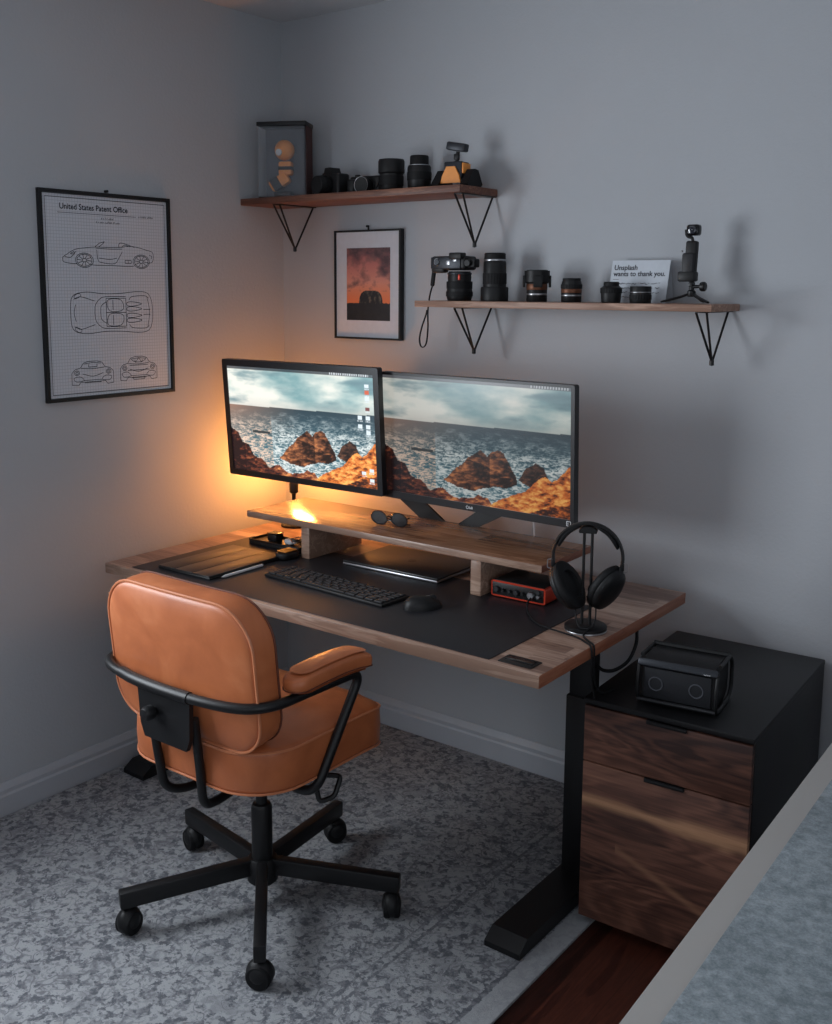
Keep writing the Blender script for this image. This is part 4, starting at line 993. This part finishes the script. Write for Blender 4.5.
finish(bm, 'border_line', M['ink_grey'], paper, smooth=False)
bm = B(); text_bm(bm, 'United States Patent Office', .0235, lambda a, b: (.0086, (.145-.5)*PW+a*.93, PH*(1-.088)+b), bold=.0004)
sr = random.Random(5)
for u0, u1, v0, hh in ((.45,.54,.128,.007), (.41,.59,.146,.007), (.74,.86,.108,.006)):
    q = u0
    while q < u1:
        ribbon(bm, [((q-.5)*PW, PH*(1-v0)), ((q-.5+.004)*PW, PH*(1-v0)+hh*sr.uniform(.5,1))], .0016, lambda a, b: (.0086, a, b)); q += sr.choice((.008,.008,.014))
finish(bm, 'lettering', M['ink'], paper, smooth=False)
bm = B(); ribbon(bm, [(.13,.105),(.72,.105)], .0022, UV); finish(bm, 'title_rule', M['ink_grey'], paper, smooth=False)
def draw(name, paths, u0, v0, du, dv, w=.0021):
    bm = B(); asp = PW/PH
    mp = lambda a, b: UV(a, b)
    for pts, closed, sm in paths:
        q = [Vector((x, y, 0)) for x, y in pts]
        if sm: q = smooth_pts(q, 4, closed)
        q2 = [((u0+du*p.x-.5)*PW, PH*(1-(v0+dv*p.y))) for p in q]
        ribbon(bm, q2, .0016, lambda a, b: (.0086, a, b), closed=closed)
    finish(bm, name, M['ink'], paper, smooth=False)
def circ(cx, cy, rx, ry, n=18): return [(cx+rx*math.cos(2*PI*k/n), cy+ry*math.sin(2*PI*k/n)) for k in range(n)]
side = [([(0,.62),(.04,.52),(.13,.32),(.25,.24),(.36,.2),(.5,.2),(.62,.18),(.72,.12),(.82,.16),(.92,.25),(.985,.32),(1,.5),(.985,.72),(.93,.78)], False, True),
        ([(0,.62),(.005,.78),(.06,.84),(.15,.86)], False, True), ([(.29,.88),(.35,.9),(.5,.9),(.7,.92),(.77,.9)], False, True),
        ([(.34,.2),(.39,.05),(.445,-.02),(.43,.06),(.38,.2)], False, False), ([(.6,.19),(.61,.03),(.66,.02),(.78,.16)], False, True), ([(.64,.15),(.67,.08),(.73,.14)], False, True),
        ([(.36,.3),(.37,.7),(.42,.8),(.55,.82),(.6,.6),(.64,.35)], False, True), ([(.38,.62),(.5,.66),(.58,.6)], False, True), ([(.35,.24),(.5,.26),(.64,.24)], False, True),
        ([(.02,.6),(.08,.62),(.13,.45)], False, True), ([(.12,.4),(.08,.48),(.1,.5),(.14,.4)], False, False), ([(.67,.68),(.74,.68),(.74,.8),(.67,.8)], True, False), ([(.705,.68),(.705,.8)], False, False),
        ([(.95,.45),(.98,.5),(.97,.6)], False, True)]
for cx in (.225, .855):
    for rr_, f in ((.095,1), (.08,1), (.022,1)): side.append((circ(cx, .72, rr_, rr_*2.9), True, False))
    for k in range(10):
        t = 2*PI*k/10; side.append(([(cx+.022*math.cos(t), .72+.064*math.sin(t)), (cx+.08*math.cos(t+.12), .72+.232*math.sin(t+.12))], False, False))
draw('car_side_view', side, .155, .235, .70, .125)
top = [([(.0,.5),(.01,.2),(.06,.06),(.2,.01),(.4,.05),(.6,.04),(.8,.0),(.93,.03),(.985,.2),(1,.5),(.985,.8),(.93,.97),(.8,1),(.6,.96),(.4,.95),(.2,.99),(.06,.94),(.01,.8)], True, True),
       ([(.28,.5),(.29,.32),(.34,.18),(.42,.12),(.66,.12)], False, True), ([(.28,.5),(.29,.68),(.34,.82),(.42,.88),(.66,.88)], False, True),
       ([(.42,.16),(.66,.16),(.66,.84),(.42,.84)], True, False), ([(.35,.5),(.36,.34),(.42,.24)], False, True), ([(.35,.5),(.36,.66),(.42,.76)], False, True),
       ([(.44,.2),(.6,.2),(.62,.44),(.46,.46)], True, True), ([(.44,.8),(.6,.8),(.62,.56),(.46,.54)], True, True), ([(.42,.5),(.66,.5)], False, False), ([(.5,.2),(.5,.44)], False, False), ([(.5,.56),(.5,.8)], False, False),
       ([(.7,.2),(.74,.12),(.9,.1),(.95,.16)], False, True), ([(.7,.8),(.74,.88),(.9,.9),(.95,.84)], False, True),
       ([(.04,.18),(.12,.12),(.28,.22)], False, True), ([(.04,.82),(.12,.88),(.28,.78)], False, True), ([(.05,.1),(.1,.04),(.12,.1),(.06,.17)], True, True), ([(.05,.9),(.1,.96),(.12,.9),(.06,.83)], True, True),
       ([(.06,.3),(.04,.5),(.06,.7)], False, True), ([(.93,.12),(.96,.5),(.93,.88)], False, True), ([(.88,.44),(.97,.44)], False, False), ([(.88,.56),(.97,.56)], False, False)]
for c in (.3, .42, .58, .7): top.append(([(.68,c-.04),(.76,c-.05),(.86,c),(.76,c+.05),(.68,c+.04)], True, True))
draw('car_top_view', top, .195, .475, .64, .205)
def fr(o): return [([(0,.95),(.0,.45),(.08,.3),(.2,.25),(.28,.04),(.4,-.02),(.6,-.02),(.72,.04),(.8,.25),(.92,.3),(1,.45),(1,.95),(.85,.98),(.8,.85),(.2,.85),(.15,.98)], True, False),
    ([(.22,.26),(.5,.3),(.78,.26)], False, True), ([(.3,.08),(.5,.04),(.7,.08)], False, True), (circ(.12,.45,.06,.1,12), True, False), (circ(.88,.45,.06,.1,12), True, False), (circ(.12,.45,.03,.05,8), True, False), (circ(.88,.45,.03,.05,8), True, False),
    ([(.25,.5),(.5,.62),(.75,.5)], False, True), ([(.05,.66),(.2,.62),(.28,.78),(.1,.82)], True, True), ([(.95,.66),(.8,.62),(.72,.78),(.9,.82)], True, True), ([(.28,.78),(.72,.78)], False, False), ([(.3,.88),(.7,.88)], False, False), ([(.4,.1),(.4,.22),(.6,.22),(.6,.1)], False, False)] + o
draw('car_front_view', fr([]), .185, .815, .315, .115)
draw('car_rear_view', fr([([(.3,.1),(.42,.2),(.5,.05),(.58,.2),(.7,.1)], False, True), ([(.2,.55),(.8,.55)], False, False), ([(.35,.82),(.35,.95),(.65,.95),(.65,.82)], False, False), ([(.25,.35),(.75,.35)], False, False)]), .555, .805, .30, .12)

# ------------------------------------------------------------------ small framed photograph on the back wall
X0, X1, z0_, z1_ = .2599, .5461, 1.3595, 1.7231
fp = thing('framed_photograph', ((X0+X1)/2, -.0005, z0_), 'small black framed sunset photograph with white mount under the upper shelf', 'picture')
w_, h_ = X1-X0, z1_-z0_
bm = B(); framebox(bm, w_, h_, .0065, .021, lambda a,b,d:(a,-d,b)); finish(bm, 'frame', M['black'], fp, smooth=False)
bm = B(); box(bm, (0,-.009,h_/2), (w_-.012,.014,h_-.012)); finish(bm, 'mount', M['mount'], fp, smooth=False)
bm = B(); tube(bm, [(-.006,-.003,h_+.012), (-.006,-.012,h_+.012)], .004, n=8); box(bm, (-.006,-.003,h_+.004), (.004,.003,.012)); finish(bm, 'hanger', M['black'], fp)
def sunset(u, v):
    n = fbm(u*2.4, v*4.2, 5, 4.4); n2 = fbm(u*6, v*9, 4, 8.8)
    c = lerp((226,120,70), (212,140,118), (v-.28)*4)
    c = lerp(c, (176,104,98), (v-.5)*3)
    c = lerp(c, (74,52,58), (v-.72)*3+.1+n*2.6+(u-.5)*.8)
    c = lerp(c, (120,84,80), n2*2.2 if v > .4 else 0)
    cy = .245; dx = (u-.56)/.27
    if abs(dx) < 1 and v < cy+.17*(1-dx**4)**.5*(1 if v > cy else 1) and v > cy-.1:
        c = lerp((20,18,20), (96,84,70), (fbm(u*16, v*16, 3, 2.2)+.02)*3)
    if v < .235+.03*(fbm(u*14, 0, 3, 1)+.2): c = lerp((16,17,20), (34,34,40), fbm(u*9, v*12, 3, 6)+.2)
    return c
grid_pic('print', .188, .241, 120, 156, sunset, M['print'], fp, lambda x, z: (x+.004, -.0165, z+h_/2+.002))

# ------------------------------------------------------------------ light
def area(name, loc, rot, sx, sy, power, col, spread=180):
    l = bpy.data.lights.new(name, 'AREA'); l.shape = 'RECTANGLE'; l.size = sx; l.size_y = sy; l.energy = power; l.color = col; l.spread = R(spread)
    o = bpy.data.objects.new(name, l); COL.objects.link(o); o.location = loc; o.rotation_euler = rot; return o
area('window_daylight', (-.13, ym, zm), (0, R(-90), 0), WZ1-WZ0, WY1-WY0, 62, (.88,.94,1.0))
area('front_fill', (2.2, YF+.06, 1.3), (R(90), 0, 0), 2.2, 1.5, 7, (.88,.94,1.0))  # added soft fill from behind the camera, the front wall has no opening
area('right_fill', (XR-.06, -2.6, 1.3), (0, R(90), 0), 1.4, 1.4, 12, (.88,.94,1.0))  # added fill to brighten the left wall, no doorway is built here
def point(name, loc, power, col, rad):
    l = bpy.data.lights.new(name, 'POINT'); l.energy = power; l.color = col; l.shadow_soft_size = rad
    o = bpy.data.objects.new(name, l); COL.objects.link(o); o.location = loc; return o
wd = bpy.data.worlds.new('world'); SC.world = wd; wd.use_nodes = True
bg = wd.node_tree.nodes['Background']; bg.inputs[0].default_value = (.62,.74,.9,1); bg.inputs[1].default_value = .6

# ------------------------------------------------------------------ camera
f, ppx, ppy = 1043.0065, 401.679, 447.104
yaw, pitch, roll = .655507, -.151234, .0046167
F = Vector((-math.sin(yaw)*math.cos(pitch), math.cos(yaw)*math.cos(pitch), math.sin(pitch)))
Rv = Vector((math.cos(yaw), math.sin(yaw), 0)); U = Rv.cross(F)
c, s = math.cos(roll), math.sin(roll); R2 = Rv*c+U*s; U2 = -Rv*s+U*c
cam = bpy.data.cameras.new('camera_view'); co = bpy.data.objects.new('camera_view', cam); COL.objects.link(co)
mw = Matrix((R2, U2, -F)).transposed().to_4x4(); mw.translation = Vector((2.65705, -2.75439, 1.53117)); co.matrix_world = mw
cam.sensor_fit = 'VERTICAL'; cam.sensor_height = 36; cam.lens = 36*f/1024
cam.shift_x = (416-ppx)/1024; cam.shift_y = (ppy-512)/1024
cam.clip_start = .05
SC.camera = co
vs = SC.view_settings; vs.view_transform = 'Standard'; vs.look = 'None'; vs.gamma = 1; vs.exposure = -0.1; vs.use_curve_mapping = False
